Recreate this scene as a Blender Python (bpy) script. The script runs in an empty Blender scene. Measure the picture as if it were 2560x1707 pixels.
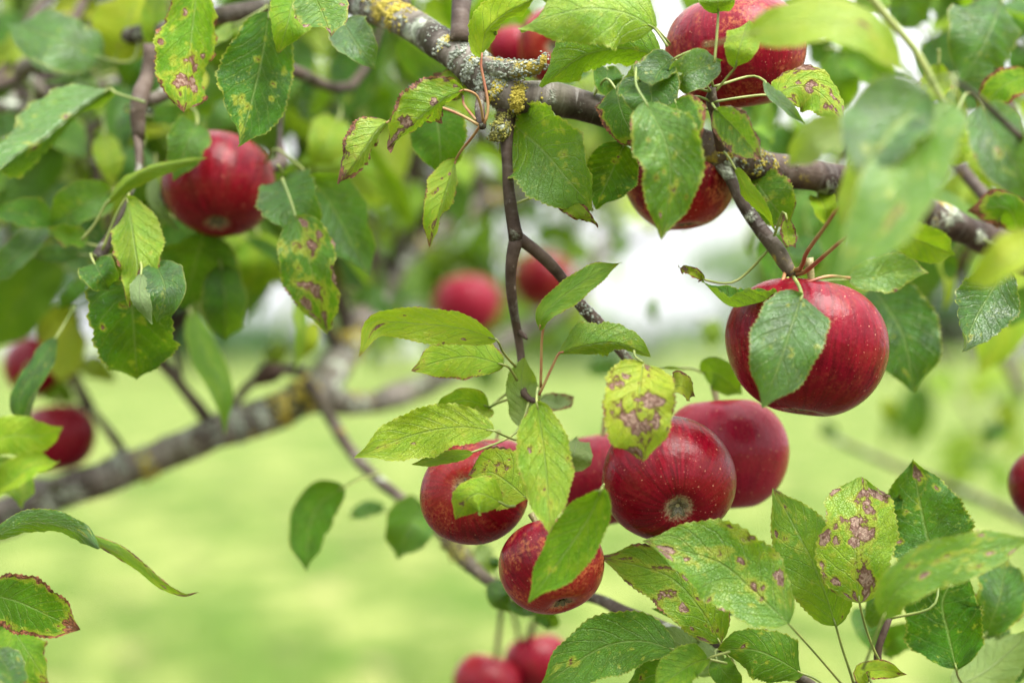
import bpy, bmesh, math, random
import numpy as np
from mathutils import Vector, Matrix, Quaternion

random.seed(7)
rng = np.random.default_rng(11)
S = bpy.context.scene
C = S.collection
PI = math.pi

# ------------------------------------------------------------------ camera, sky, sun, exposure
CAM_Z = 1.45
K = 36.0 / 70.0 / 2560.0            # metres per photo pixel at one metre
cam_data = bpy.data.cameras.new('camera')
cam = bpy.data.objects.new('camera', cam_data)
C.objects.link(cam)
cam.location = (0, 0, CAM_Z)
cam.rotation_euler = (math.radians(90), 0, 0)
cam_data.lens = 70
cam_data.sensor_width = 36
cam_data.clip_start = 0.05
cam_data.clip_end = 1000
cam_data.dof.use_dof = True
cam_data.dof.focus_distance = 0.96
cam_data.dof.aperture_fstop = 3.2
cam_data.dof.aperture_blades = 9
S.camera = cam

world = bpy.data.worlds.new('World')
S.world = world
world.use_nodes = True
wn = world.node_tree
wn.nodes.clear()
SUN_EL, SUN_AZ = math.radians(60), math.radians(132)
sky = wn.nodes.new('ShaderNodeTexSky')
sky.sky_type = 'NISHITA'
sky.sun_disc = False
sky.sun_elevation = SUN_EL
sky.sun_rotation = SUN_AZ
hsv = wn.nodes.new('ShaderNodeHueSaturation')
hsv.inputs['Saturation'].default_value = 0.25
wn.links.new(sky.outputs[0], hsv.inputs['Color'])
cl = wn.nodes.new('ShaderNodeTexNoise')          # a closed layer of cloud over the whole sky
cl.inputs['Scale'].default_value = 1.6
cl.inputs['Detail'].default_value = 5
wtc = wn.nodes.new('ShaderNodeTexCoord')
wn.links.new(wtc.outputs['Generated'], cl.inputs['Vector'])
cr = wn.nodes.new('ShaderNodeValToRGB')
cr.color_ramp.elements[0].position = 0.3
cr.color_ramp.elements[0].color = (8.5, 8.9, 9.5, 1)
cr.color_ramp.elements[1].position = 0.75
cr.color_ramp.elements[1].color = (13.0, 13.0, 13.0, 1)
wn.links.new(cl.outputs['Fac'], cr.inputs[0])
wmix = wn.nodes.new('ShaderNodeMixRGB')
wmix.inputs[0].default_value = 0.85
wn.links.new(hsv.outputs[0], wmix.inputs[1])
wn.links.new(cr.outputs[0], wmix.inputs[2])
# an overcast sky is about three times as bright overhead as at the horizon
wsep = wn.nodes.new('ShaderNodeSeparateXYZ')
wn.links.new(wtc.outputs['Generated'], wsep.inputs[0])
wgr = wn.nodes.new('ShaderNodeMapRange')
wgr.inputs['From Min'].default_value = 0.0
wgr.inputs['From Max'].default_value = 1.0
wgr.inputs['To Min'].default_value = 0.48
wgr.inputs['To Max'].default_value = 1.9
wn.links.new(wsep.outputs[2], wgr.inputs['Value'])
wml = wn.nodes.new('ShaderNodeMixRGB')
wml.blend_type = 'MULTIPLY'
wml.inputs[0].default_value = 1.0
wn.links.new(wmix.outputs[0], wml.inputs[1])
wn.links.new(wgr.outputs[0], wml.inputs[2])
bgn = wn.nodes.new('ShaderNodeBackground')
bgn.inputs['Strength'].default_value = 0.092
wn.links.new(wml.outputs[0], bgn.inputs['Color'])
wo = wn.nodes.new('ShaderNodeOutputWorld')
wn.links.new(bgn.outputs[0], wo.inputs['Surface'])

sun_data = bpy.data.lights.new('sun', 'SUN')
sun_data.energy = 3.5
sun_data.angle = math.radians(42)
sun_data.color = (1.0, 0.96, 0.9)
sun = bpy.data.objects.new('sun', sun_data)
C.objects.link(sun)
sd = Vector((math.sin(SUN_AZ) * math.cos(SUN_EL), math.cos(SUN_AZ) * math.cos(SUN_EL), math.sin(SUN_EL)))
sun.rotation_euler = sd.to_track_quat('Z', 'Y').to_euler()
sun.location = (0, 0, 12)

S.view_settings.view_transform = 'Standard'
S.view_settings.look = 'None'
S.view_settings.exposure = 1.38
S.view_settings.gamma = 1.0
S.view_settings.use_curve_mapping = False
S.cycles.use_denoising = True
S.cycles.max_bounces = 8
S.cycles.diffuse_bounces = 4
S.cycles.transmission_bounces = 6
S.cycles.sample_clamp_indirect = 6.0

# ------------------------------------------------------------------ node helper
class NT:
    def __init__(self, name):
        self.m = bpy.data.materials.new(name)
        self.m.use_nodes = True
        self.t = self.m.node_tree
        self.t.nodes.clear()
    def n(self, typ, outs=0, props=None, **ins):
        nd = self.t.nodes.new('ShaderNode' + typ)
        for k, v in (props or {}).items():
            setattr(nd, k, v)
        for k, v in ins.items():
            key = int(k[1:]) if k[0] == 'i' and k[1:].isdigit() else k.replace('_', ' ')
            s = nd.inputs[key]
            if isinstance(v, bpy.types.NodeSocket):
                self.t.links.new(v, s)
            else:
                if s.type == 'RGBA' and len(v) == 3:
                    v = (*v, 1)
                s.default_value = v
        return nd.outputs[outs]
    def math(self, op, a, b=0.0, c=0.0, clamp=False):
        return self.n('Math', 0, {'operation': op, 'use_clamp': clamp}, i0=a, i1=b, i2=c)
    def step(self, x, lo, hi, a=0.0, b=1.0):
        return self.n('MapRange', 0, {'interpolation_type': 'SMOOTHSTEP'}, Value=x, From_Min=lo, From_Max=hi, To_Min=a, To_Max=b)
    def mix(self, f, a, b):
        return self.n('MixRGB', 0, None, i0=f, i1=a, i2=b)
    def noise(self, vec, scale, detail=3.0, rough=0.5, out=0):
        return self.n('TexNoise', out, None, Vector=vec, Scale=scale, Detail=detail, Roughness=rough)
    def voro(self, vec, scale, feature='F1', out=0, rnd=1.0):
        return self.n('TexVoronoi', out, {'feature': feature}, Vector=vec, Scale=scale, Randomness=rnd)
    def attr(self, name):
        return self.n('Attribute', 2, {'attribute_type': 'OBJECT', 'attribute_name': name})
    def done(self, shader):
        o = self.t.nodes.new('ShaderNodeOutputMaterial')
        self.t.links.new(shader, o.inputs['Surface'])
        return self.m

# ------------------------------------------------------------------ materials
def leaf_material():
    t = NT('leaf_blade')
    uv = t.n('UVMap')
    sep = t.t.nodes.new('ShaderNodeSeparateXYZ')
    t.t.links.new(uv, sep.inputs[0])
    u = sep.outputs[0]
    v = t.math('MULTIPLY_ADD', sep.outputs[1], 2.0, -1.0)
    av = t.math('ABSOLUTE', v)
    isl = t.n('NewGeometry', 8)
    back = t.n('NewGeometry', 6)
    seed = t.math('ADD', t.attr('seed'), t.math('MULTIPLY', isl, t.attr('vary')))
    age0 = t.attr('age')
    age = t.math('ADD', age0, t.math('MULTIPLY', t.math('MULTIPLY_ADD', isl, 1.0, -0.5), t.math('MULTIPLY', t.attr('vary'), 0.9)))
    bl = t.attr('blight')
    rim = t.attr('rim')
    ux = t.math('MULTIPLY', u, 3.4)
    p = t.n('CombineXYZ', 0, None, X=ux, Y=v, Z=t.math('MULTIPLY', seed, 37.0))
    # veins
    wob = t.noise(p, 2.2, 2)
    ci = t.math('FLOOR', t.math('MULTIPLY', v, 100.0))
    side = t.step(v, -0.001, 0.001, 0.0, 0.5)
    c = t.math('MULTIPLY_ADD', t.math('MULTIPLY_ADD', av, -0.95, ux), 2.5, side)
    c = t.math('ADD', c, t.math('MULTIPLY', wob, 0.55))
    d = t.math('ABSOLUTE', t.math('SUBTRACT', t.math('FRACT', c), 0.5))
    lat = t.math('MULTIPLY', t.step(d, 0.0, 0.085, 1.0, 0.0), t.step(av, 0.6, 1.0, 1.0, 0.25))
    mid = t.step(av, 0.012, 0.05, 1.0, 0.0)
    vein = t.math('MAXIMUM', mid, t.math('MULTIPLY', lat, 0.6))
    net = t.voro(p, 15.0, 'DISTANCE_TO_EDGE')
    netm = t.step(net, 0.0, 0.12, 1.0, 0.0)
    # green
    n1 = t.noise(p, 1.7, 4, 0.6)
    n2 = t.noise(p, 6.0, 3, 0.6)
    green = t.mix(t.step(n1, 0.3, 0.7), (0.0045, 0.050, 0.0025), (0.032, 0.142, 0.003))
    yf = t.math('ADD', t.math('MULTIPLY_ADD', age, 1.35, -0.42), t.math('MULTIPLY_ADD', n1, 1.1, -0.55), clamp=True)
    fresh = t.mix(t.step(age, 0.0, 0.6), green, (0.130, 0.300, 0.006))
    col = t.mix(yf, fresh, (0.40, 0.44, 0.022))
    # pale mottling between the veins
    mot = t.math('MULTIPLY', t.step(t.noise(p, 11.0, 2, 0.7), 0.56, 0.68), t.step(t.noise(p, 1.3, 1), 0.42, 0.6))
    col = t.mix(t.math('MULTIPLY', mot, 0.45), col, (0.34, 0.40, 0.05))
    col = t.mix(t.math('MULTIPLY', vein, 0.42), col, (0.26, 0.36, 0.10))
    col = t.mix(t.math('MULTIPLY', netm, 0.10), col, (0.02, 0.06, 0.012))
    # spots: random cells, each with a radius of its own
    warp = t.n('VectorMath', 0, {'operation': 'MULTIPLY_ADD'}, i0=t.noise(p, 7.0, 3, 0.65, out=1), i1=(0.26, 0.26, 0), i2=p)
    cd = t.voro(warp, 2.3, 'F1', 0)
    cc = t.n('SeparateColor', 0, None, Color=t.voro(warp, 2.3, 'F1', 1))
    rad = t.math('MULTIPLY', t.math('POWER', cc, 2.2), t.math('MULTIPLY_ADD', bl, 0.52, 0.03))
    rad = t.math('MULTIPLY', rad, t.step(bl, 0.0, 0.12))
    sd_ = t.math('SUBTRACT', rad, cd)
    spot = t.step(sd_, 0.0, 0.06)
    halo = t.step(sd_, -0.16, 0.0)
    # larger dead patches along the midrib towards the tip
    where = t.math('ADD', t.math('MULTIPLY', t.step(av, 0.0, 0.75, 1.0, 0.0), t.step(u, 0.25, 0.8)), t.math('MULTIPLY', bl, 0.6))
    bn = t.math('ADD', t.math('MULTIPLY', t.noise(p, 1.5, 6, 0.55), 1.0), t.math('MULTIPLY_ADD', where, 0.125, -0.80))
    bsc = t.math('ADD', bn, t.math('MULTIPLY', bl, 0.17))
    patch = t.step(bsc, 0.0, 0.05)
    phalo = t.step(bsc, -0.08, 0.0)
    # dry rim and dry tip
    en = t.noise(p, 2.6, 5, 0.65)
    e = t.math('MAXIMUM', av, t.math('MULTIPLY_ADD', u, 1.5, -0.46))
    ee = t.math('ADD', e, t.math('MULTIPLY_ADD', en, 0.9, -0.45))
    rth = t.math('MULTIPLY_ADD', rim, -0.50, 1.24)
    rs = t.math('SUBTRACT', ee, rth)
    rimm = t.math('MULTIPLY', t.step(rs, 0.0, 0.05), t.step(rim, 0.0, 0.1))
    rhalo = t.math('MULTIPLY', t.step(rs, -0.18, 0.0), t.step(rim, 0.0, 0.1))
    edge = t.step(av, 0.93, 0.99)
    hal = t.math('MAXIMUM', t.math('MAXIMUM', halo, phalo), rhalo)
    col = t.mix(t.math('MULTIPLY', hal, 0.62), col, (0.36, 0.38, 0.03))
    col = t.mix(t.math('MULTIPLY', edge, 0.5), col, (0.38, 0.36, 0.07))
    inner = t.step(t.math('MAXIMUM', sd_, t.math('MULTIPLY', bsc, 1.1)), 0.035, 0.085)
    cell = t.n('SeparateColor', 1, None, Color=t.voro(p, 13.0, 'F1', 1))
    tan = t.mix(t.step(cell, 0.25, 0.8), (0.14, 0.065, 0.045), (0.31, 0.205, 0.150))
    brown = t.mix(inner, (0.090, 0.022, 0.012), tan)
    rbrown = t.mix(t.step(t.noise(p, 9.0, 3), 0.4, 0.62), (0.085, 0.030, 0.015), (0.27, 0.105, 0.045))
    dead = t.math('MAXIMUM', spot, patch)
    col = t.mix(dead, col, brown)
    col = t.mix(rimm, col, rbrown)
    deadall = t.math('MAXIMUM', dead, rimm)
    # underside: paler, downy, raised veins
    under = t.mix(0.74, col, t.mix(t.math('MULTIPLY', vein, 0.5), (0.27, 0.35, 0.17), (0.42, 0.48, 0.28)))
    under = t.mix(t.math('MULTIPLY', deadall, 0.8), under, col)
    surf = t.mix(back, col, under)
    trc = t.mix(t.math('MULTIPLY_ADD', deadall, -0.45, 0.55), col, (0.26, 0.44, 0.006))
    trc = t.mix(t.math('MULTIPLY', vein, 0.35), trc, (0.12, 0.20, 0.02))
    h = t.math('ADD', t.math('MULTIPLY', vein, -0.55), t.math('MULTIPLY', netm, -0.22))
    h = t.math('ADD', h, t.math('MULTIPLY', n2, 0.5))
    h = t.math('ADD', h, t.math('MULTIPLY', deadall, -0.5))
    bump = t.n('Bump', 0, None, Strength=0.9, Distance=0.0014, Height=h)
    gl = t.attr('gloss')
    rough = t.math('ADD', t.math('MULTIPLY_ADD', back, 0.30, t.math('MULTIPLY_ADD', gl, -0.10, 0.42)), t.math('MULTIPLY', deadall, 0.25))
    rough = t.math('ADD', rough, t.math('MULTIPLY', n2, 0.14))
    pb = t.n('BsdfPrincipled', 0, None, Base_Color=surf, Roughness=rough, IOR=1.5, Normal=bump,
             Specular_IOR_Level=t.math('MULTIPLY', gl, t.math('MULTIPLY_ADD', back, -0.7, 1.0)))
    tr = t.n('BsdfTranslucent', 0, None, Color=trc, Normal=bump)
    f = t.math('MULTIPLY_ADD', deadall, -0.22, 0.41)
    return t.done(t.n('MixShader', 0, None, i0=f, i1=pb, i2=tr))

def stalk_material(name, c1, c2):
    t = NT(name)
    oc = t.n('TexCoord', 3)
    n = t.noise(oc, 60.0, 3)
    col = t.mix(t.step(n, 0.35, 0.65), c1, c2)
    return t.done(t.n('BsdfPrincipled', 0, None, Base_Color=col, Roughness=0.5))

def bark_material():
    t = NT('bark')
    oc = t.n('TexCoord', 3)
    uv = t.n('UVMap')
    young = t.attr('young')
    lich = t.attr('lichen')
    stretch = t.n('VectorMath', 0, {'operation': 'MULTIPLY'}, i0=uv, i1=(230.0, 1.6, 1))
    lines = t.noise(stretch, 1.0, 4, 0.6)
    n1 = t.noise(oc, 28.0, 5, 0.62)
    n2 = t.noise(oc, 130.0, 4, 0.6)
    col = t.mix(t.step(n1, 0.36, 0.62), (0.022, 0.016, 0.010), (0.140, 0.118, 0.098))
    col = t.mix(t.math('MULTIPLY', t.step(lines, 0.50, 0.68), 0.6), col, (0.31, 0.29, 0.265))
    col = t.mix(t.math('MULTIPLY', t.step(lines, 0.46, 0.34), 0.6), col, (0.045, 0.034, 0.026))
    col = t.mix(t.math('MULTIPLY', t.step(t.noise(oc, 17.0, 4), 0.50, 0.64), 0.55), col, (0.060, 0.066, 0.024))
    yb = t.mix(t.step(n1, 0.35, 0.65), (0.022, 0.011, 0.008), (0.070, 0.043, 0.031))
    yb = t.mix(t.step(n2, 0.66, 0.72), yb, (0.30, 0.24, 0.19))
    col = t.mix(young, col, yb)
    g = t.math('MULTIPLY', t.step(t.math('MULTIPLY_ADD', lich, 0.22, t.noise(oc, 40.0, 6, 0.7)), 0.60, 0.68), t.step(lich, 0.0, 0.2))
    col = t.mix(g, col, t.mix(t.step(n2, 0.4, 0.6), (0.16, 0.18, 0.13), (0.42, 0.45, 0.36)))
    y = t.math('MULTIPLY', t.step(t.math('MULTIPLY_ADD', lich, 0.16, t.noise(oc, 23.0, 6, 0.68)), 0.64, 0.70), t.step(lich, 0.0, 0.2))
    col = t.mix(y, col, (0.27, 0.21, 0.03))
    h = t.math('ADD', t.math('MULTIPLY', lines, 0.5), t.math('ADD', t.math('MULTIPLY', n2, 0.8), t.math('MULTIPLY', g, 1.0)))
    bump = t.n('Bump', 0, None, Strength=0.8, Distance=0.0012, Height=h)
    return t.done(t.n('BsdfPrincipled', 0, None, Base_Color=col, Roughness=0.62, Normal=bump, Specular_IOR_Level=0.18))

def crust_material(name, a, b, c):
    t = NT(name)
    oc = t.n('TexCoord', 3)
    n1 = t.noise(oc, 150.0, 4, 0.65)
    n2 = t.noise(oc, 420.0, 3, 0.65)
    col = t.mix(t.step(n1, 0.35, 0.65), a, b)
    col = t.mix(t.math('MULTIPLY', t.step(n2, 0.55, 0.7), 0.6), col, c)
    bump = t.n('Bump', 0, None, Strength=0.9, Distance=0.0008, Height=n2)
    return t.done(t.n('BsdfPrincipled', 0, None, Base_Color=col, Roughness=0.9, Normal=bump))

def apple_material():
    t = NT('apple_skin')
    oc = t.n('TexCoord', 3)
    sep = t.t.nodes.new('ShaderNodeSeparateXYZ')
    t.t.links.new(oc, sep.inputs[0])
    x, y, z = sep.outputs
    seed = t.attr('seed')
    rus = t.attr('russet')
    pk = t.attr('pink')
    p = t.n('VectorMath', 0, {'operation': 'ADD'}, i0=oc, i1=t.n('CombineXYZ', 0, None, X=t.math('MULTIPLY', seed, 7.0), Y=t.math('MULTIPLY', seed, 3.1), Z=seed))
    ang = t.math('ARCTAN2', y, x)
    st = t.n('CombineXYZ', 0, None, X=t.math('MULTIPLY', t.math('COSINE', ang), 5.0), Y=t.math('MULTIPLY', t.math('SINE', ang), 5.0), Z=t.math('MULTIPLY_ADD', z, 0.9, seed))
    streak = t.noise(st, 2.6, 4, 0.6)
    big = t.noise(p, 1.5, 3)
    col = t.mix(t.step(streak, 0.32, 0.70), (0.075, 0.0002, 0.004), (0.175, 0.0005, 0.011))
    col = t.mix(t.math('MULTIPLY', t.step(big, 0.42, 0.66), 0.55), col, (0.125, 0.0003, 0.006))
    col = t.mix(t.math('MULTIPLY', pk, 0.6), col, (0.40, 0.020, 0.055))
    # russet and yellow mottling
    rn = t.math('MULTIPLY', t.step(t.noise(p, 2.4, 3), 0.44, 0.62), t.step(t.noise(p, 16.0, 4, 0.7), 0.42, 0.62))
    col = t.mix(t.math('MULTIPLY', rn, t.math('MULTIPLY', rus, 0.75)), col, (0.50, 0.17, 0.055))
    warm = t.math('MULTIPLY', t.step(z, -0.2, -0.9), t.math('MULTIPLY', rus, 0.5))
    col = t.mix(warm, col, (0.42, 0.05, 0.02))
    # pale skin round the eye and round the stalk
    rr = t.math('SQRT', t.math('ADD', t.math('MULTIPLY', x, x), t.math('MULTIPLY', y, y)))
    rj = t.math('ADD', rr, t.math('MULTIPLY_ADD', t.noise(p, 22.0, 4, 0.7), 0.34, -0.17))
    low = t.step(z, 0.0, -0.2)
    eye = t.math('MULTIPLY', t.step(rj, 0.06, 0.27, 1.0, 0.0), low)
    col = t.mix(t.math('MULTIPLY', eye, 0.75), col, (0.46, 0.42, 0.25))
    top = t.math('MULTIPLY', t.step(rj, 0.10, 0.40, 1.0, 0.0), t.step(z, 0.0, 0.2))
    col = t.mix(t.math('MULTIPLY', top, 0.8), col, (0.32, 0.20, 0.05))
    # lenticels
    lw = t.n('VectorMath', 0, {'operation': 'MULTIPLY_ADD'}, i0=t.noise(p, 30.0, 2, 0.5, out=1), i1=(0.05, 0.05, 0.05), i2=p)
    ld = t.voro(lw, 10.5, 'F1', 0)
    lc = t.n('SeparateColor', 0, None, Color=t.voro(lw, 10.5, 'F1', 1))
    lr = t.math('MULTIPLY', t.math('POWER', lc, 1.6), 0.17)
    len_ = t.step(t.math('SUBTRACT', lr, ld), -0.03, 0.03)
    ld2 = t.voro(lw, 26.0, 'F1', 0)
    lc2 = t.n('SeparateColor', 0, None, Color=t.voro(lw, 26.0, 'F1', 1))
    len2 = t.step(t.math('SUBTRACT', t.math('MULTIPLY', t.math('POWER', lc2, 3.0), 0.22), ld2), -0.04, 0.04)
    col = t.mix(t.math('MULTIPLY', len2, 0.45), col, (0.52, 0.20, 0.14))
    col = t.mix(t.math('MULTIPLY', len_, 0.62), col, (0.50, 0.22, 0.14))
    bn = t.noise(p, 3.0, 4, 0.6)
    rough = t.math('MULTIPLY_ADD', bn, 0.16, 0.20)
    rough = t.math('ADD', rough, t.math('MULTIPLY', t.math('MAXIMUM', len_, rn), 0.15))
    bump = t.n('Bump', 0, None, Strength=0.06, Distance=0.03, Height=t.math('ADD', t.noise(p, 9.0, 4), t.math('MULTIPLY', len_, 0.25)))
    pb = t.n('BsdfPrincipled', 0, None, Base_Color=col, Roughness=rough, IOR=1.48, Normal=bump,
             Sheen_Weight=0.0, Sheen_Roughness=0.45, Sheen_Tint=(0.80, 0.72, 0.86),
             Subsurface_Weight=0.0, Specular_IOR_Level=0.19)
    return t.done(pb)

def lawn_material():
    t = NT('lawn')
    oc = t.n('TexCoord', 3)
    n1 = t.noise(t.n('VectorMath', 0, {'operation': 'MULTIPLY'}, i0=oc, i1=(1.0, 0.45, 1.0)), 1.1, 4, 0.6)
    n2 = t.noise(t.n('VectorMath', 0, {'operation': 'MULTIPLY'}, i0=oc, i1=(1.0, 0.42, 1.0)), 3.4, 3, 0.5)
    n3 = t.noise(oc, 26.0, 4, 0.7)
    col = t.mix(t.step(n1, 0.42, 0.58), (0.050, 0.102, 0.007), (0.185, 0.215, 0.056))
    col = t.mix(t.math('MULTIPLY', t.step(n2, 0.48, 0.58), 0.85), col, (0.040, 0.080, 0.005))
    col = t.mix(t.math('MULTIPLY', t.step(n3, 0.50, 0.7), 0.4), col, (0.24, 0.25, 0.07))
    col = t.mix(t.math('MULTIPLY', t.step(t.noise(oc, 2.1, 3), 0.63, 0.70), 0.75), col, (0.27, 0.19, 0.11))
    bump = t.n('Bump', 0, None, Strength=0.6, Distance=0.02, Height=n3)
    return t.done(t.n('BsdfPrincipled', 0, None, Base_Color=col, Roughness=0.9, Normal=bump, Specular_IOR_Level=0.12))

def simple(name, a, b, scale, rough=0.7, trans=0.0):
    t = NT(name)
    oc = t.n('TexCoord', 3)
    isl = t.n('NewGeometry', 8)
    f = t.math('ADD', t.math('MULTIPLY', t.noise(oc, scale, 3), 0.5), t.math('MULTIPLY', isl, 0.5))
    col = t.mix(t.step(f, 0.25, 0.75), a, b)
    pb = t.n('BsdfPrincipled', 0, None, Base_Color=col, Roughness=rough)
    if trans:
        tr = t.n('BsdfTranslucent', 0, None, Color=col)
        pb = t.n('MixShader', 0, None, i0=trans, i1=pb, i2=tr)
    return t.done(pb)

M_LEAF = leaf_material()
M_STALK = stalk_material('leaf_stalk', (0.12, 0.17, 0.030), (0.22, 0.25, 0.06))
M_STALK_RED = stalk_material('red_leaf_stalk', (0.26, 0.07, 0.04), (0.30, 0.19, 0.07))
M_ASTALK = stalk_material('apple_stalk', (0.16, 0.15, 0.05), (0.26, 0.21, 0.10))
M_CALYX = stalk_material('dry_calyx', (0.035, 0.028, 0.016), (0.15, 0.13, 0.07))
M_BARK = bark_material()
M_GREY = crust_material('grey_lichen', (0.13, 0.15, 0.115), (0.31, 0.335, 0.275), (0.44, 0.46, 0.39))
M_YELLOW = crust_material('yellow_lichen', (0.24, 0.19, 0.02), (0.38, 0.31, 0.04), (0.46, 0.40, 0.10))
M_MOSS = crust_material('olive_lichen', (0.10, 0.10, 0.02), (0.26, 0.24, 0.04), (0.34, 0.31, 0.08))
M_APPLE = apple_material()
M_LAWN = lawn_material()

# ------------------------------------------------------------------ placing helpers
def P(x, y, d):
    """photo pixel and distance along the view -> a place in the scene"""
    return np.array([(x - 1280.0) * K * d, d, CAM_Z - (y - 853.5) * K * d])

def tag(o, label=None, cat=None, group=None, kind=None):
    if label: o['label'] = label
    if cat: o['category'] = cat
    if group: o['group'] = group
    if kind: o['kind'] = kind
    return o

def empty(name, loc=(0, 0, 0)):
    o = bpy.data.objects.new(name, None)
    C.objects.link(o)
    o.location = loc
    o.empty_display_size = 0.05
    return o

def mesh_obj(name, verts, faces, mats, parent=None, smooth=True, uvs=None, midx=None):
    me = bpy.data.meshes.new(name)
    me.from_pydata([tuple(map(float, v)) for v in verts], [], faces)
    for m in mats:
        me.materials.append(m)
    if smooth:
        me.polygons.foreach_set('use_smooth', [True] * len(me.polygons))
    if midx is not None:
        me.polygons.foreach_set('material_index', midx)
    if uvs is not None:
        lay = me.uv_layers.new(name='UVMap')
        li = np.empty(len(me.loops), dtype=np.int32)
        me.loops.foreach_get('vertex_index', li)
        lay.data.foreach_set('uv', np.asarray(uvs, dtype=np.float32)[li].ravel())
    me.update()
    o = bpy.data.objects.new(name, me)
    C.objects.link(o)
    if parent is not None:
        o.parent = parent
        o.matrix_parent_inverse = parent_world(parent).inverted()
    return o

def parent_world(p):
    m = p.matrix_basis.copy()
    q = p
    while q.parent is not None:
        m = q.parent.matrix_basis @ q.matrix_parent_inverse @ m if False else (parent_world(q.parent) @ q.matrix_parent_inverse @ q.matrix_basis)
        break
    return m

def norm(a):
    return a / (np.linalg.norm(a, axis=-1, keepdims=True) + 1e-12)

def spline(pts, n):
    """Catmull-Rom through pts, n samples evenly spaced by length"""
    pts = np.asarray(pts, float)
    if len(pts) == 2:
        return pts[0] + (pts[1] - pts[0]) * np.linspace(0, 1, n)[:, None]
    q = np.vstack([2 * pts[0] - pts[1], pts, 2 * pts[-1] - pts[-2]])
    out = []
    for i in range(1, len(q) - 2):
        p0, p1, p2, p3 = q[i - 1], q[i], q[i + 1], q[i + 2]
        t = np.linspace(0, 1, 24, endpoint=False)[:, None]
        out.append(0.5 * (2 * p1 + (p2 - p0) * t + (2 * p0 - 5 * p1 + 4 * p2 - p3) * t ** 2 + (3 * p1 - p0 - 3 * p2 + p3) * t ** 3))
    out.append(pts[-1:])
    c = np.vstack(out)
    s = np.concatenate([[0], np.cumsum(np.linalg.norm(np.diff(c[:, :3], axis=0), axis=1))])
    g = np.linspace(0, s[-1], n)
    return np.stack([np.interp(g, s, c[:, k]) for k in range(c.shape[1])], 1)

def tube(pts, n, seg, wob=0.0, r=None, cap=True, seed=0):
    """verts, faces, uvs for a tapered tube; pts rows are x, y, z, radius"""
    c = spline(pts, n)
    pos, rad = c[:, :3], c[:, 3]
    T = norm(np.gradient(pos, axis=0))
    ref = np.array([0.0, 0, 1]) if abs(T[0, 2]) < 0.8 else np.array([0.0, 1, 0])
    A = norm(np.cross(T[0], ref))
    vs, uv = [], []
    L = np.concatenate([[0], np.cumsum(np.linalg.norm(np.diff(pos, axis=0), axis=1))])
    rs = np.random.default_rng(seed)
    ph = rs.uniform(0, 6.28, (6, 2))
    fr = rs.uniform(25, 190, 6)
    for i in range(n):
        A = A - T[i] * np.dot(A, T[i])
        A = A / np.linalg.norm(A)
        B = np.cross(T[i], A)
        for j in range(seg):
            a = 2 * PI * j / seg
            k = 1 + wob * sum(math.sin(L[i] * fr[m] + ph[m, 0]) * math.cos((m % 3) * a + ph[m, 1]) for m in range(6)) * 0.4
            vs.append(pos[i] + (A * math.cos(a) + B * math.sin(a)) * rad[i] * k)
            uv.append((L[i], j / seg))
    fs = []
    for i in range(n - 1):
        for j in range(seg):
            j2 = (j + 1) % seg
            fs.append((i * seg + j, i * seg + j2, (i + 1) * seg + j2, (i + 1) * seg + j))
    if cap:
        fs.append(tuple(range(seg))[::-1])
        fs.append(tuple((n - 1) * seg + j for j in range(seg)))
    return vs, fs, uv

# ------------------------------------------------------------------ ground and distance
def build_ground():
    n = 60
    g = np.concatenate([np.linspace(-400, -30, 12), np.linspace(-24, 60, 43), np.linspace(75, 500, 14)])
    h = np.concatenate([np.linspace(-400, -40, 10), np.linspace(-30, 30, 31), np.linspace(40, 400, 10)])
    vs = [(x, y, 0.02 * math.sin(x * 0.9 + y * 0.3) * math.cos(y * 0.7)) for y in g for x in h]
    w = len(h)
    fs = [(i * w + j, i * w + j + 1, (i + 1) * w + j + 1, (i + 1) * w + j) for i in range(len(g) - 1) for j in range(w - 1)]
    o = mesh_obj('lawn', vs, fs, [M_LAWN])
    tag(o, 'sunny mown lawn spreading below the apple boughs', 'lawn', kind='structure')
build_ground()

def build_added_soil():  # unseen dark ground, added to cut the light bounced up from below
    t = NT('dark_added_soil')
    oc = t.n('TexCoord', 3)
    n = t.noise(oc, 6.0, 6, 0.7)
    col = t.mix(t.step(n, 0.35, 0.65), (0.030, 0.020, 0.012), (0.075, 0.052, 0.032))
    bump = t.n('Bump', 0, None, Strength=0.8, Distance=0.03, Height=n)
    m = t.done(t.n('BsdfPrincipled', 0, None, Base_Color=col, Roughness=0.95, Normal=bump))
    vs, fs = [(-1.0, 1.4, 0.07)], []
    nr, na = 10, 48
    for i in range(1, nr + 1):
        for j in range(na):
            a = 2 * PI * j / na
            r = 4.6 * i / nr * (1 + 0.06 * math.sin(5 * a + 1) + 0.04 * math.sin(11 * a))
            h = 0.07 - 0.075 * (i / nr) ** 2 + 0.008 * math.sin(i * 3.1 + j * 1.7)
            vs.append((-1.0 + r * math.cos(a), 1.4 + r * math.sin(a), max(h, 0.026) if i < nr else -0.03))
    for j in range(na):
        fs.append((0, 1 + j, 1 + (j + 1) % na))
    for i in range(nr - 1):
        for j in range(na):
            j2 = (j + 1) % na
            fs.append((1 + i * na + j, 1 + (i + 1) * na + j, 1 + (i + 1) * na + j2, 1 + i * na + j2))
    tag(mesh_obj('added_soil', vs, fs, [m]), 'unseen dark ground added round the foot of the apple tree to cut bounced light', 'added_soil', kind='structure')
build_added_soil()

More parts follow.
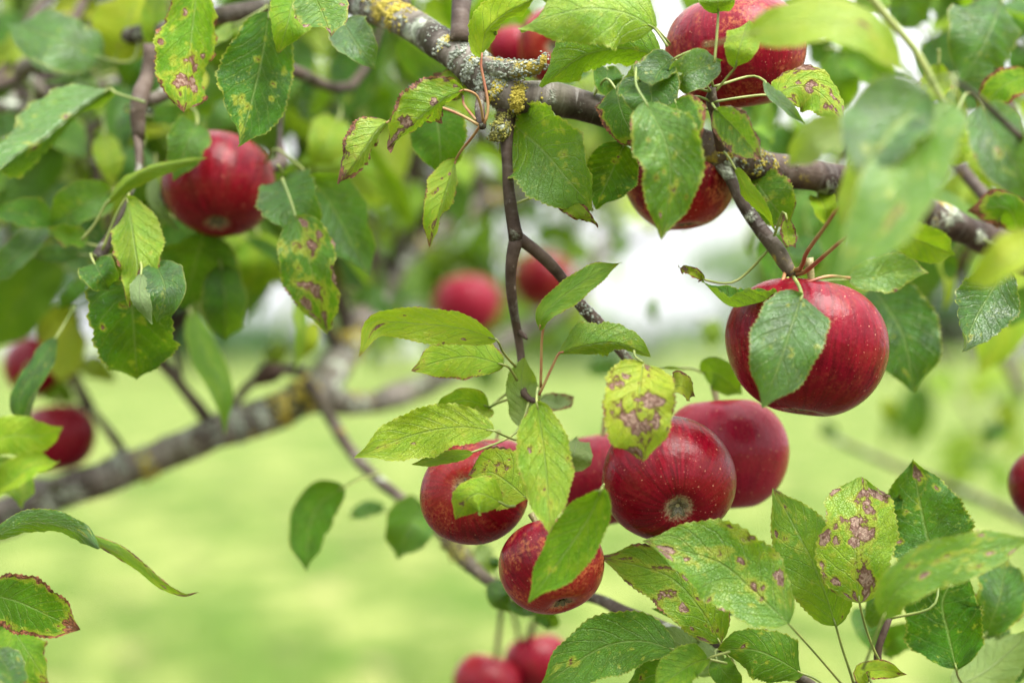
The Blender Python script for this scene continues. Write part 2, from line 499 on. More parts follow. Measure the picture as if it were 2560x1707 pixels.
def build_grass():
    m = simple('grass_blade', (0.055, 0.100, 0.008), (0.150, 0.175, 0.035), 3.0, 0.6, 0.3)
    n = 16000
    y = 6.5 + (rng.random(n) ** 1.6) * 14
    x = (rng.random(n) - 0.5) * y * 0.72
    a = rng.uniform(0, 6.28, n)
    hgt = rng.uniform(0.03, 0.075, n)
    w = rng.uniform(0.003, 0.006, n)
    la = rng.uniform(0, 6.28, n)
    z = 0.02 * np.sin(x * 0.9 + y * 0.3) * np.cos(y * 0.7) - 0.004
    v = np.empty((n, 3, 3))
    v[:, 0] = np.stack([x - np.cos(a) * w, y - np.sin(a) * w, z], 1)
    v[:, 1] = np.stack([x + np.cos(a) * w, y + np.sin(a) * w, z], 1)
    v[:, 2] = np.stack([x + np.cos(la) * hgt * 0.6, y + np.sin(la) * hgt * 0.6, z + hgt], 1)
    f = np.arange(n * 3).reshape(n, 3).tolist()
    o = mesh_obj('grass', v.reshape(-1, 3), f, [m], smooth=False)
    tag(o, 'short bright green grass blades covering the lawn', 'grass', kind='stuff')
build_grass()

def leaf_cloud(n, size, sampler):
    """a crown made of n small folded leaves"""
    vs, fs = [], []
    for i in range(n):
        p = np.array(sampler())
        d = norm(rng.normal(size=3) + np.array([0, 0, -0.4]))
        s = norm(np.cross(d, rng.normal(size=3)))
        k = size * rng.uniform(0.6, 1.3)
        b = len(vs)
        vs += [p, p + d * k * 0.5 + s * k * 0.28, p + d * k, p + d * k * 0.5 - s * k * 0.28]
        fs.append((b, b + 1, b + 2, b + 3))
    return vs, fs

def far_tree(name, label, cat, x, y, h, rx, lean, mat, n):
    root = empty(name, (x, y, 0))
    tag(root, label, cat, 'trees and bushes along the far edge of the lawn')
    z0 = h * (0.28 if cat == 'tree' else 0.08)
    pts = [(x, y, -0.1, h * 0.035), (x + lean * 0.3, y, h * 0.35, h * 0.026), (x + lean, y, h * 0.8, h * 0.008)]
    v, f, uv = tube(pts, 10, 8, 0.2, seed=int(x * 7) % 97)
    limbs_v, limbs_f = list(v), list(f)
    for k in range(5):
        a = rng.uniform(0, 6.28)
        zz = h * rng.uniform(0.25, 0.5)
        lv, lf, _ = tube([(x + lean * 0.3, y, zz, h * 0.014), (x + lean * .5 + math.cos(a) * rx * 0.6, y + math.sin(a) * rx * 0.6, zz + h * 0.25, h * 0.004)], 5, 6)
        b = len(limbs_v)
        limbs_v += lv
        limbs_f += [tuple(i + b for i in q) for q in lf]
    t = mesh_obj('trunk', limbs_v, limbs_f, [M_BARK], root)
    t['young'] = 0.2; t['lichen'] = 0.2
    lobes = [(rng.uniform(-0.6, 0.6) * rx, rng.uniform(-0.6, 0.6) * rx, rng.uniform(z0 + 0.1 * h, h * 0.85), rng.uniform(0.35, 0.6)) for _ in range(9)]
    def smp():
        lx, ly, lz, lr = lobes[rng.integers(len(lobes))]
        d = norm(rng.normal(size=3)) * (rng.random() ** 0.4) * lr
        return (x + lean * 0.6 + lx + d[0] * rx, y + ly + d[1] * rx, max(0.1, lz + d[2] * h * 0.35))
    v, f = leaf_cloud(n, h * (0.085 if cat == 'tree' else 0.17), smp)
    mesh_obj('crown', v, f, [mat], root, smooth=False)

M_FAR1 = simple('far_foliage_dark', (0.030, 0.090, 0.025), (0.060, 0.140, 0.030), 0.6, 0.6, 0.3)
M_FAR2 = simple('far_foliage_light', (0.070, 0.170, 0.030), (0.150, 0.240, 0.050), 0.6, 0.6, 0.3)
M_FAR3 = simple('far_foliage_grey', (0.055, 0.110, 0.040), (0.100, 0.165, 0.065), 0.6, 0.6, 0.3)
# px across, distance, height, half-width
for nm, lb, ct, px, d, h, rx, mt, n in [
    ('far_tree', 'broad dark green tree at the far left end of the lawn', 'tree', 60, 92, 9.5, 7.5, M_FAR1, 3000),
    ('far_bush', 'dark low bush on the far lawn below the left-hand apple', 'bush', 450, 96, 4.4, 5.2, M_FAR1, 1800),
    ('far_bush', 'low grey green bush under the pale gap left of the forked bough', 'bush', 740, 110, 3.0, 5.0, M_FAR3, 1500),
    ('far_tree', 'light green tree on the far lawn behind the forked bough', 'tree', 980, 100, 9.0, 6.0, M_FAR2, 3000),
    ('far_bush', 'mid green bush on the far lawn behind the hanging twig', 'bush', 1270, 104, 5.0, 5.0, M_FAR2, 1800),
    ('far_bush', 'long low grey green bush under the white gap of sky', 'bush', 1600, 112, 3.3, 7.5, M_FAR3, 1900),
    ('far_tree', 'mid green tree on the far lawn behind the largest apple', 'tree', 2010, 98, 6.5, 6.0, M_FAR2, 2600),
    ('far_bush', 'dark bush on the far lawn between the two right-hand trees', 'bush', 2280, 100, 3.8, 4.6, M_FAR1, 1800),
    ('far_tree', 'dark green tree at the far right end of the lawn', 'tree', 2520, 94, 8.0, 5.5, M_FAR1, 2800)]:
    q = P(px, 853, d)
    far_tree(nm, lb, ct, q[0], q[1], h, rx, 0.3, mt, n)

# ------------------------------------------------------------------ the apple tree
TRUNK = np.array([-1.55, 1.75, 0.0])
tree = empty('apple_tree', tuple(TRUNK))
tag(tree, 'old apple tree with lichen spotted boughs, spotted green leaves and drooping twigs', 'tree')

BRANCHES = []          # (object, sampled centre line)

def branch(name, pix, label, young=0.0, lichen=0.0, seg=16, wob=0.12, extra_start=(), extra_end=(), dens=220, parent=None):
    """pix rows: photo x, photo y, distance, width in photo pixels; extra rows are world x, y, z, radius"""
    rows = list(extra_start)
    for x, y, d, w in pix:
        q = P(x, y, d)
        rows.append((q[0], q[1], q[2], w * K * d * 0.5))
    rows += list(extra_end)
    rows = np.array(rows)
    L = np.linalg.norm(np.diff(rows[:, :3], axis=0), axis=1).sum()
    n = int(min(160, max(10, L * dens)))
    v, f, uv = tube(rows, n, seg, wob, seed=len(BRANCHES) + 3)
    o = mesh_obj(name, v, f, [M_BARK], parent or tree, uvs=uv)
    o['young'] = young; o['lichen'] = lichen
    if label: o['label'] = label
    BRANCHES.append((o, spline(rows, 60)[:, :3]))
    return o

# trunk stands left of the picture and carries both boughs
tr = [(-1.55, 1.75, -0.15, 0.17), (-1.53, 1.74, 0.12, 0.125), (-1.50, 1.72, 0.6, 0.105), (-1.42, 1.66, 1.05, 0.095), (-1.30, 1.58, 1.5, 0.075), (-1.16, 1.46, 1.95, 0.05), (-1.0, 1.4, 2.5, 0.02)]
v, f, uv = tube(tr, 60, 20, 0.18, seed=1)
trunk = mesh_obj('trunk', v, f, [M_BARK], tree, uvs=uv)
trunk['young'] = 0.0; trunk['lichen'] = 0.5

O = 1.0884
main = branch('bough', [(760, -60, 1.10, 84), (870, -5, 1.07, 82), (960, 25, 1.05, 80), (1045, 75, 1.03, 80), (1110, 115, 1.01, 84), (1180, 165, 1.0, 92), (1235, 210, 0.995, 96), (1290, 240, 0.99, 92),
                         (1360, 248, 0.99, 80), (1470, 268, 0.995, 80), (1540, 285, 1.0, 80), (1640, 320, 1.005, 78), (1700, 345, 1.008, 76)],
              'grey bough crossing the upper right, crusted with grey and yellow lichen', 0.0, 0.35, 22, 0.14,
              extra_start=[(-1.2, 1.49, 1.85, 0.030), (-0.75, 1.36, 1.86, 0.024)], dens=150)
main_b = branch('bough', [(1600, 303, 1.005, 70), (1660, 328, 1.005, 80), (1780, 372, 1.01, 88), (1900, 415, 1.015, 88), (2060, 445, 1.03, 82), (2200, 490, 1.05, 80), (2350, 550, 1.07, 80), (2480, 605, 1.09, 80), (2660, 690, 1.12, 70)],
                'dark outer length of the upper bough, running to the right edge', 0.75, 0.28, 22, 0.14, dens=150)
stub = branch('branch_stub', [(1150, 105, 1.0, 52), (1152, 40, 1.005, 48), (1158, -40, 1.02, 44), (1165, -160, 1.05, 38)], 'dark upright branch leaving the top of the bough', 0.7, 0.2)
spur = branch('fruit_spur', [(1210, 165, 0.99, 50), (1270, 172, 0.985, 46), (1325, 172, 0.98, 42), (1352, 160, 0.978, 30), (1362, 137, 0.976, 12)], 'short lichen covered spur with a pointed tip', 0.0, 0.6)
hang = branch('twig', [(1268, 250, 0.995, 60), (1266, 310, 0.99, 46), (1266, 380, 0.985, 30), (1272, 470, 0.985, 29), (1283, 560, 0.985, 32), (1292, 600, 0.985, 40)], 'dark twig hanging straight down from the lichened fork', 0.75, 0.1, 14)
hang_l = branch('twig', [(1292, 596, 0.985, 36), (1280, 650, 0.985, 30), (1277, 710, 0.99, 26), (1285, 780, 0.995, 24), (1295, 840, 1.0, 24), (1303, 900, 1.0, 22), (1310, 985, 0.99, 18), (1345, 1005, 0.985, 14)], 'left fork of the hanging twig, reaching down to the leaf rosette', 0.85, 0.05, 12)
knob = branch('spur_bud', [(1293, 825, 1.0, 12), (1308, 838, 0.995, 14), (1318, 848, 0.992, 5)], None, 0.9, 0, 8)
hang_r = branch('twig', [(1296, 594, 0.985, 36), (1330, 620, 0.99, 30), (1375, 660, 0.995, 28), (1410, 700, 1.0, 28), (1450, 760, 1.0, 30), (1500, 815, 1.0, 32), (1550, 875, 1.0, 26), (1590, 925, 1.0, 24), (1630, 970, 1.0, 20), (1660, 1030, 1.0, 16)], 'right fork of the hanging twig, slanting down to the clustered apples', 0.8, 0.2, 12)
leafspur = branch('fruit_spur', [(1205, 235, 0.985, 20), (1198, 260, 0.98, 24), (1200, 290, 0.972, 24), (1207, 318, 0.965, 18)], 'small grey spur with red leaf stalks', 0.5, 0.2, 10)
bud = branch('spur_bud', [(1258, 298, 0.985, 18), (1252, 322, 0.982, 46), (1240, 338, 0.98, 30), (1234, 348, 0.978, 8)], 'olive lichen knob under the fork', 0.1, 0.8, 10)
apl = branch('twig', [(1790, 395, 1.01, 46), (1825, 440, 1.005, 36), (1850, 495, 1.0, 34), (1880, 545, 0.995, 34), (1915, 590, 0.99, 36), (1945, 625, 0.985, 38), (1968, 665, 0.98, 36), (1985, 695, 0.978, 26)], 'short dark twig that carries the largest apple', 0.6, 0.25, 14, 0.22)
shoot = branch('twig', [(2150, -40, 0.84, 22), (2215, 40, 0.84, 20), (2290, 130, 0.84, 18), (2350, 240, 0.84, 16), (2385, 300, 0.84, 12)], 'pale green shoot leaning across the top right', 0.3, 0, 10)
shoot.data.materials[0] = M_STALK
low = branch('bough', [(-60, 1320, 1.36, 105), (60, 1255, 1.36, 102), (180, 1220, 1.36, 94), (340, 1165, 1.36, 86), (470, 1110, 1.36, 86), (570, 1070, 1.36, 86), (690, 1030, 1.37, 83), (770, 990, 1.38, 88), (900, 1010, 1.45, 59), (1000, 985, 1.55, 59), (1090, 950, 1.66, 59),
                        (1190, 890, 1.8, 56), (1300, 830, 1.95, 49), (1420, 755, 2.1, 43), (1500, 640, 2.25, 32), (1530, 520, 2.4, 20)],
             'thick blurred bough sloping up across the lawn from the left edge', 0.0, 0.22, 20, 0.16,
             extra_start=[(-1.47, 1.70, 0.86, 0.07), (-0.95, 1.48, 1.10, 0.042)], dens=110)
up = branch('bough', [(780, 985, 1.39, 84), (830, 930, 1.42, 84), (880, 850, 1.48, 80), (935, 760, 1.56, 62), (1010, 650, 1.68, 48), (1090, 580, 1.8, 42), (1180, 525, 1.9, 40), (1290, 470, 2.05, 36), (1420, 380, 2.2, 28)],
            'blurred yellow spotted bough forking upward behind the leaves', 0.0, 0.4, 16, 0.16, dens=110)
longt = branch('twig', [(770, 960, 1.36, 34), (800, 1000, 1.34, 30), (850, 1085, 1.31, 30), (900, 1155, 1.28, 30), (970, 1220, 1.24, 30), (1050, 1280, 1.2, 28), (1110, 1340, 1.17, 32), (1170, 1405, 1.14, 36), (1230, 1455, 1.12, 26), (1320, 1478, 1.10, 26), (1470, 1490, 1.07, 28), (1560, 1528, 1.04, 32), (1680, 1575, 1.02, 32), (1790, 1612, 1.01, 30), (1900, 1650, 1.0, 28), (2010, 1700, 0.99, 26), (2150, 1790, 0.98, 20)],
               'long twig running from the yellow knot down to the lower right leaves', 0.55, 0.25, 14)
for rows, lb in [
    ([(540, 1085, 1.36, 36), (490, 1010, 1.35, 30), (440, 950, 1.34, 26), (385, 890, 1.33, 22), (350, 830, 1.32, 14)], 'dark twig rising left from the thick bough'),
    ([(450, 960, 1.34, 22), (440, 900, 1.35, 18), (425, 830, 1.36, 14)], None),
    ([(560, 1075, 1.36, 34), (585, 1010, 1.36, 26), (625, 960, 1.36, 24), (690, 925, 1.37, 26), (765, 935, 1.38, 30)], 'dark curved twig on top of the thick bough'),
    ([(330, 1165, 1.36, 30), (285, 1095, 1.38, 24), (225, 1020, 1.40, 18)], None)]:
    branch('twig', rows, lb, 0.6, 0.1, 10)
fruitbud = branch('spur_bud', [(640, 955, 1.36, 30), (665, 935, 1.36, 52), (690, 925, 1.36, 46), (705, 915, 1.36, 16)], None, 1.0, 0, 10)
lspur = branch('fruit_spur', [(372, 110, 1.09, 30), (368, 190, 1.09, 34), (355, 240, 1.08, 44), (345, 290, 1.08, 40), (345, 350, 1.08, 26)], 'dark knobbly spur among the upper left leaves', 0.7, 0.1, 10, 0.3)
lspur2 = branch('fruit_spur', [(470, 60, 1.12, 44), (450, 150, 1.10, 40), (415, 230, 1.09, 34), (362, 255, 1.085, 30)], None, 0.3, 0.6, 10, 0.2)
lspur3 = branch('fruit_spur', [(345, 340, 1.08, 22), (345, 430, 1.07, 14), (310, 520, 1.06, 14), (280, 580, 1.05, 22), (250, 640, 1.04, 34), (235, 655, 1.04, 18)], None, 0.7, 0.1, 10, 0.3)
llimb = branch('branch', [(-120, 250, 1.3, 40), (60, 170, 1.24, 46), (250, 110, 1.18, 46), (470, 60, 1.13, 46), (640, 20, 1.11, 44), (800, -20, 1.09, 40)], 'shaded branch behind the upper left leaves', 0.1, 0.4, 12, extra_start=[(-1.05, 1.42, 1.75, 0.022)])
aspur = branch('fruit_spur', [(655, 425, 1.12, 14), (690, 415, 1.13, 34), (705, 400, 1.14, 30), (700, 330, 1.15, 12), (712, 200, 1.16, 11), (715, 60, 1.14, 12)], None, 0.6, 0.0, 9)
rspur = branch('fruit_spur', [(1800, 370, 0.99, 30), (1790, 300, 0.965, 26), (1782, 262, 0.955, 34), (1778, 240, 0.95, 26), (1783, 218, 0.948, 14)], 'small knobbly spur with curled stalks in front of the upper apple', 0.6, 0.1, 10, 0.25)
rstem = branch('twig', [(1945, 1850, 0.99, 22), (2170, 1690, 0.985, 22), (2195, 1620, 0.98, 20), (2215, 1565, 0.98, 18), (2225, 1545, 0.98, 12)], 'pinkish pale shoot under the lower right leaves', 0.9, 0, 10)
branch('twig', [(-330, 1020, 1.3, 26), (-190, 1110, 1.05, 22), (-120, 1200, 0.93, 20), (-70, 1350, 0.93, 18), (-55, 1520, 0.96, 16), (-45, 1720, 0.99, 12)], None, 0.7, 0.1, 8, extra_start=[(-0.75, 1.42, 1.16, 0.006)])
branch('twig', [(2900, 560, 1.05, 26), (2720, 470, 0.92, 22), (2560, 350, 0.84, 18), (2440, 240, 0.80, 14), (2370, 190, 0.79, 10)], None, 0.7, 0.1, 8)
bgr = branch('twig', [(2560, 990, 1.75, 26), (2500, 880, 1.75, 24), (2440, 760, 1.75, 22), (2400, 690, 1.75, 18)], None, 0.4, 0.2, 8)
bgr2 = branch('twig', [(2480, 1260, 1.7, 22), (2250, 1170, 1.72, 18), (2050, 1080, 1.75, 12)], None, 0.4, 0.2, 8, extra_start=[(0.75, 1.6, 1.15, 0.004)])

# ---- lichen crusts on the boughs: many small lobes, too small to pick apart
_ico = bmesh.new(); bmesh.ops.create_icosphere(_ico, subdivisions=1, radius=1.0)
ICO_V = np.array([q.co[:] for q in _ico.verts]); ICO_F = [tuple(q.index for q in fc.verts) for fc in _ico.faces]; _ico.free()

def lichen(name, owner, centre_px, d, spread, n, size, mat, side=None, label=None):
    n, size = int(n * 1.5), size * 0.95
    """lobes scattered over the part of owner's skin near a place"""
    me = owner.data
    co = np.empty(len(me.vertices) * 3); me.vertices.foreach_get('co', co); co = co.reshape(-1, 3)
    no = np.empty(len(me.vertices) * 3); me.vertices.foreach_get('normal', no); no = no.reshape(-1, 3)
    c = P(*centre_px, d)
    dist = np.linalg.norm(co - c, axis=1)
    w = np.exp(-(dist / (spread * K * d)) ** 2)
    if side is not None:
        w = w * np.clip(no @ norm(np.array(side, float)) + 0.35, 0, 1)
    if w.sum() < 1e-9: return
    w /= w.sum()
    idx = rng.choice(len(co), size=n, p=w)
    vs, fs = [], []
    # jitter between neighbouring skin points
    for i in idx:
        jn = rng.normal(size=3) * size * K * d * 1.3
        nn = no[i]
        jn = jn - nn * (jn @ nn)
        s = size * K * d * rng.uniform(0.35, 1.0)
        a = norm(np.cross(nn, rng.normal(size=3))); b2 = np.cross(nn, a)
        jit = ICO_V * rng.uniform(0.7, 1.25, (len(ICO_V), 1))
        q = co[i] + jn + jit[:, :1] * a * s + jit[:, 1:2] * b2 * s * rng.uniform(0.5, 1) + jit[:, 2:] * nn * s * rng.uniform(0.14, 0.42)
        b = len(vs); vs += list(q); fs += [tuple(k + b for k in t) for t in ICO_F]
    o = mesh_obj(name, vs, fs, [mat], owner, smooth=True)
    tag(o, label, kind='stuff')
FR = (0, -0.8, 0.6)
lichen('grey_lichen', main, (1180, 165), 0.99, 60, 380, 6.5, M_GREY, FR, 'pale grey crusty lichen round the bough fork')
lichen('grey_lichen', main, (1120, 95), 1.0, 36, 130, 6.0, M_GREY, FR)
lichen('grey_lichen', main, (1245, 185), 0.99, 40, 300, 7.0, M_GREY, FR)
lichen('grey_lichen', spur, (1280, 170), 0.98, 60, 260, 6.0, M_GREY, None)
lichen('yellow_lichen', main, (1272, 238), 0.98, 30, 420, 6.0, M_YELLOW, (0, -1, 0), 'golden yellow lichen patch beside the hanging twig')
lichen('yellow_lichen', main, (985, 25), 1.04, 42, 460, 7.0, M_YELLOW, FR, 'yellow lichen patch at the top of the bough')
lichen('yellow_lichen', main, (1105, 95), 1.0, 14, 90, 5.0, M_YELLOW, FR)
lichen('yellow_lichen', main, (1185, 150), 0.99, 16, 50, 5.0, M_YELLOW, FR)
lichen('yellow_lichen', main_b, (1920, 395), 1.0, 45, 60, 6.0, M_YELLOW, FR)
lichen('yellow_lichen', main_b, (1830, 362), 1.0, 26, 50, 6.0, M_YELLOW, FR)
lichen('grey_lichen', main_b, (1890, 400), 1.0, 70, 90, 5.0, M_GREY, FR)
lichen('grey_lichen', main, (880, 10), 1.05, 50, 160, 6.0, M_GREY, FR)
lichen('olive_lichen', bud, (1248, 325), 0.98, 40, 260, 6.0, M_MOSS, None)
lichen('olive_lichen', hang, (1268, 290), 0.99, 40, 120, 6.0, M_MOSS, None)
lichen('grey_lichen', hang_r, (1468, 775), 1.0, 28, 60, 5.0, M_GREY, FR)
lichen('yellow_lichen', low, (745, 985), 1.36, 30, 120, 11, M_YELLOW, FR, 'large yellow lichen cushion on the blurred bough')
lichen('yellow_lichen', low, (385, 1170), 1.36, 26, 60, 9, M_YELLOW, FR)
lichen('yellow_lichen', up, (880, 840), 1.46, 40, 70, 12, M_YELLOW, FR)
lichen('grey_lichen', low, (610, 1040), 1.36, 70, 160, 8, M_GREY, FR)
lichen('grey_lichen', low, (330, 1150), 1.36, 50, 110, 8, M_GREY, FR)
lichen('olive_lichen', longt, (1130, 1370), 1.15, 60, 160, 8, M_MOSS, None)

# ------------------------------------------------------------------ leaves
def leaf_mesh(sp, w, aL, aR, n, m, view, und=False, tw=0.0, curl=0.0, rip=1.0, seed=0, prof=(0.60, 0.80), sink=1.0):
    """sp: spine points (base to tip); w: half-width; aL/aR: how far each half tilts back from the viewer, in degrees"""
    rs = np.random.default_rng(seed)
    c = spline(sp, n)
    T = norm(np.gradient(c, axis=0))
    V = norm(view - c)
    R = norm(np.cross(T, V))
    N = np.cross(R, T)
    u = np.linspace(0, 1, n)
    pa, pb = prof
    pk = pa / (pa + pb)
    f = (u ** pa) * ((1 - u) ** pb) / (pk ** pa * (1 - pk) ** pb)
    x_ = np.clip((u - 0.78) / 0.18, 0, 1)
    f = f * (1 - 0.42 * x_ * x_ * (3 - 2 * x_))
    L = np.linalg.norm(np.diff(c, axis=0), axis=1).sum()
    cols = []
    s = np.linspace(0, 1, m + 1)
    ph = rs.uniform(0, 6.28, 8)
    for sgn, a0 in ((-1, aL), (1, aR)):
        edge = f * (1 + 0.05 * np.sin(u * 9 + ph[0] + sgn) + 0.03 * np.sin(u * 23 + ph[1] * sgn))
        tooth = np.where(np.arange(n) % 2 == 0, 1.0, 0.945) if n > 30 else np.ones(n)
        ang0 = np.radians(a0 + sgn * tw * (u - 0.3))
        acc = np.zeros((n, 3))
        half = []
        for k in range(1, m + 1):
            ds = (s[k] - s[k - 1])
            ang = ang0 + np.radians(curl) * (s[k] ** 1.5)
            dr = sgn * R * np.cos(ang)[:, None] - N * np.sin(ang)[:, None]
            e = edge * (tooth if k == m else 1.0)
            if k == m:
                acc = acc + dr * (w * (e - edge * s[k - 1]))[:, None]
            else:
                acc = acc + dr * (w * ds * edge)[:, None]
            nrm = np.cos(ang)[:, None] * N + sgn * R * np.sin(ang)[:, None]
            av = s[k]
            q = np.cos(2 * PI * ((3.4 * u - 0.95 * av) * 2.5 + (0.5 if sgn > 0 else 0.0)))
            bul = 0.017 * w * 2 * q * min(1, av * 2.5) * f * rip * (1 if not und else -1)
            wav = w * 0.075 * rip * (av ** 2) * (np.sin(u * 10 + ph[2] + sgn * 1.7) + 0.6 * np.sin(u * 19 + ph[3] * sgn))
            # the blade drops towards its tip and lifts again at the edge
            half.append(c + acc + nrm * (bul + wav)[:, None])
        cols.append(half)
    rows = [*reversed(cols[0]), c, *cols[1]]
    W = 2 * m + 1
    vs = np.stack(rows, 1).reshape(-1, 3)
    vv = np.concatenate([-s[:0:-1], [0], s[1:]])
    uv = np.stack([np.repeat(u, W), np.tile(vv * 0.5 + 0.5, n)], 1)
    fs = []
    for i in range(n - 1):
        for j in range(W - 1):
            q = (i * W + j, i * W + j + 1, (i + 1) * W + j + 1, (i + 1) * W + j)
            fs.append(q[::-1] if und else q)
    return vs, fs, uv, c

CAM = np.array([0, 0, CAM_Z])
LEAF_N = [0]
ALL_LINES = None

def nearest_branch(p):
    best, bd, bp = None, 1e9, None
    for o, line in BRANCHES:
        dd = np.linalg.norm(line - p, axis=1)
        i = dd.argmin()
        if dd[i] < bd:
            best, bd, bp = o, dd[i], line[i]
    return best, bd, bp

def leaf(pts, w, d, age=0.3, bl=0.2, rim=0.1, a=None, up=26, und=False, pet=None, pd=None, tw=0.0, curl=0.0, rip=1.0, dz=None, red=False, label=None, prof=(0.60, 0.80), pw=1.0, own=None, gloss=None):
    """pts: flat photo x, y list base -> tip; w: full width in photo pixels; d: distance of its middle"""
    LEAF_N[0] += 1
    sd_ = LEAF_N[0]
    rs = np.random.default_rng(900 + sd_)
    xy = np.array(pts, float).reshape(-1, 2)
    if len(xy) == 2:
        mid = xy.mean(0) + np.array([-(xy[1] - xy[0])[1], (xy[1] - xy[0])[0]]) * rs.uniform(-0.06, 0.06)
        xy = np.vstack([xy[0], mid, xy[1]])
    cen = xy.mean(0)
    D = norm(xy[-1] - xy[0])
    right = np.array([-D[1], D[0]])            # image right of the walk from base to tip, y down
    if a is None:
        g = rs.uniform(6, 26)
        ro = rs.uniform(-14, 14)
        a = (-g - ro, -g + ro)
        tiltR = -up * right[1]                   # lower half comes nearer, so the face looks up
        aL, aR = a[0] - tiltR, a[1] + tiltR
    else:
        aL, aR = a
    t = math.tan(math.radians(up)) if dz is None else 0
    dd = d - (xy[:, 1] - cen[1]) * K * d * t * abs(D[1])
    if dz is not None:
        dd = d + np.interp(np.linspace(0, 1, len(xy)), np.linspace(0, 1, len(dz)), dz)
    elif len(xy) >= 3:
        dd = dd + 0.010 * np.abs(np.linspace(-1, 1, len(dd))) ** 2 * (1 if rs.random() < 0.7 else -0.5)
    sp = np.array([P(x, y, q) for (x, y), q in zip(xy, dd)])
    worst = min(abs(aL), abs(aR))
    k = 1.0
    for q in (aL, aR):
        if abs(q) < 60: k = max(k, min(1.35, 1 / math.cos(math.radians(q))))
    wm = w * 0.5 * K * d * (k if max(abs(aL), abs(aR)) < 60 else 1.0)
    if not curl: curl = rs.uniform(-30, 30)
    if not tw: tw = rs.uniform(-28, 28)
    rip = rip * rs.uniform(1.0, 1.9)
    sharp = abs(d - 0.96) < 0.12
    big = np.linalg.norm(xy[-1] - xy[0]) > 150
    n, m = (53, 6) if sharp and big else (27, 4)
    vs, fs, uv, c = leaf_mesh(sp, wm, aL, aR, n, m, CAM, und, tw, curl, rip, 77 + sd_, prof)
    vs = list(vs); uv = list(map(tuple, uv))
    mi = [0] * len(fs)
    # the stalk, then the raised midrib under the blade
    own_o, bd, bp = nearest_branch(sp[0])
    if own is not None: own_o = own
    r0 = 3.6 * K * d * pw
    if pet is not None:
        q = [tuple(c[min(3, n - 1)]), tuple(c[0])]
        pe = pd if pd is not None else d + 0.01
        N_ = len(pet) // 2
        for i in range(N_):
            z = dd[0] + (pe - dd[0]) * (i + 1) / N_
            q.append(tuple(P(pet[2 * i], pet[2 * i + 1], z)))
    else:
        back = norm(sp[0] - c[min(4, n - 1)])
        ln = min(0.030, 0.35 * np.linalg.norm(sp[-1] - sp[0]))
        to = bp - sp[0]
        if bd < 0.05:
            q = [c[2], c[0], c[0] + back * bd * 0.4 + to * 0.25, bp]
        else:
            q = [c[2], c[0], c[0] + back * ln * 0.5, c[0] + back * ln + norm(to) * ln * 0.3]
    rr = [(*q[0], r0 * 0.6)] + [(*x, r0 * (0.85 + 0.35 * i / len(q))) for i, x in enumerate(q[1:])]
    tv, tf, _ = tube(np.array(rr), 12, 6)
    b = len(vs)
    vs += tv; uv += [(0.0, 0.5)] * len(tv)
    fs = fs + [tuple(i + b for i in q) for q in tf]
    mi += [1] * len(tf)
    o = mesh_obj('leaf', vs, fs, [M_LEAF, M_STALK_RED if red else M_STALK], own_o, uvs=uv, midx=mi)
    o['age'] = float(age); o['blight'] = float(bl); o['rim'] = float(rim); o['seed'] = float(rs.random()); o['vary'] = 0.0
    o['gloss'] = float(gloss if gloss is not None else rs.uniform(0.12, 0.5))
    if label: o['label'] = label
    return o

class Tile:
    """leaves measured on an enlarged piece of the photograph that starts at ox, oy"""
    def __init__(self, ox, oy, k=2352 / 860.0):
        self.ox, self.oy, self.k = ox, oy, k
    def __call__(self, pts, w, d, age=0.3, bl=0.2, rim=0.1, **kw):
        f = lambda L: [(v / self.k + (self.ox if i % 2 == 0 else self.oy)) for i, v in enumerate(L)]
        if kw.get('pet'): kw['pet'] = f(kw['pet'])
        return leaf(f(pts), w / self.k, d, age, bl, rim, **kw)

# --- upper left
A = Tile(0, 0)
A([755, 605, 520, 770, 300, 950, 130, 1045, 0, 1165], 760, 1.05, 0.25, 0.28, 0.25, a=(75, 46), dz=(0.03, 0, -0.03), pet=[800, 640, 990, 700], label='pale shiny leaf with dark folded half at the left edge', gloss=1.0)
A([700, 400, 400, 270, 50, 160], 350, 1.13, 0.15, 0.1, 0, a=(-42, 18), gloss=0.8)
A([640, 520, 420, 420, 180, 400], 170, 1.18, 0.2, 0, 0, a=(-50, 50), gloss=0.9)
A([780, 430, 850, 210, 960, -60], 470, 1.16, 0.85, 0.3, 0, a=(5, -10))
A([1350, -90, 1310, 250, 1285, 500, 1255, 775], 380, 1.0, 0.36, 0.75, 0.6, a=(42, 5), rip=2.0, label='long hanging leaf with a brown wrinkled fold')
A([1840, 80, 1790, 400, 1720, 700, 1635, 990], 470, 1.0, 0.10, 0.32, 0.2, a=(30, 2), pet=[1850, 20, 1870, -60])
A([2020, -70, 1970, 150, 1905, 365], 300, 0.99, 0.42, 0.1, 0.35, a=(30, -15))
A([2110, -110, 2190, 60, 2260, 245], 360, 0.97, 0.3, 0.55, 0.45, up=30, gloss=0.7)
A([1350, 850, 1290, 960, 1180, 1235], 290, 1.07, 0.22, 0.05, 0, a=(-15, -15), up=30)
A([720, 1400, 900, 1220, 1100, 1130, 1418, 1078], 170, 1.04, 0.55, 0.3, 0.1, a=(62, 20), pet=[650, 1530, 560, 1640])
A([1920, 1225, 2010, 1420, 2060, 1640], 470, 1.05, 0.12, 0.06, 0, a=(-16, -10), up=34, pet=[1930, 1180, 1900, 1130], label='broad blue green leaf beside the left-hand apple', gloss=0.6)
A([2310, 820, 2230, 980, 2120, 1150], 260, 1.2, 0.6, 0.1, 0)
A([720, 915, 750, 1100, 785, 1285], 190, 1.18, 0.6, 0.2, 0.1)
A([760, 1310, 560, 1400, 330, 1540], 270, 1.1, 0.22, 0.15, 0.1)
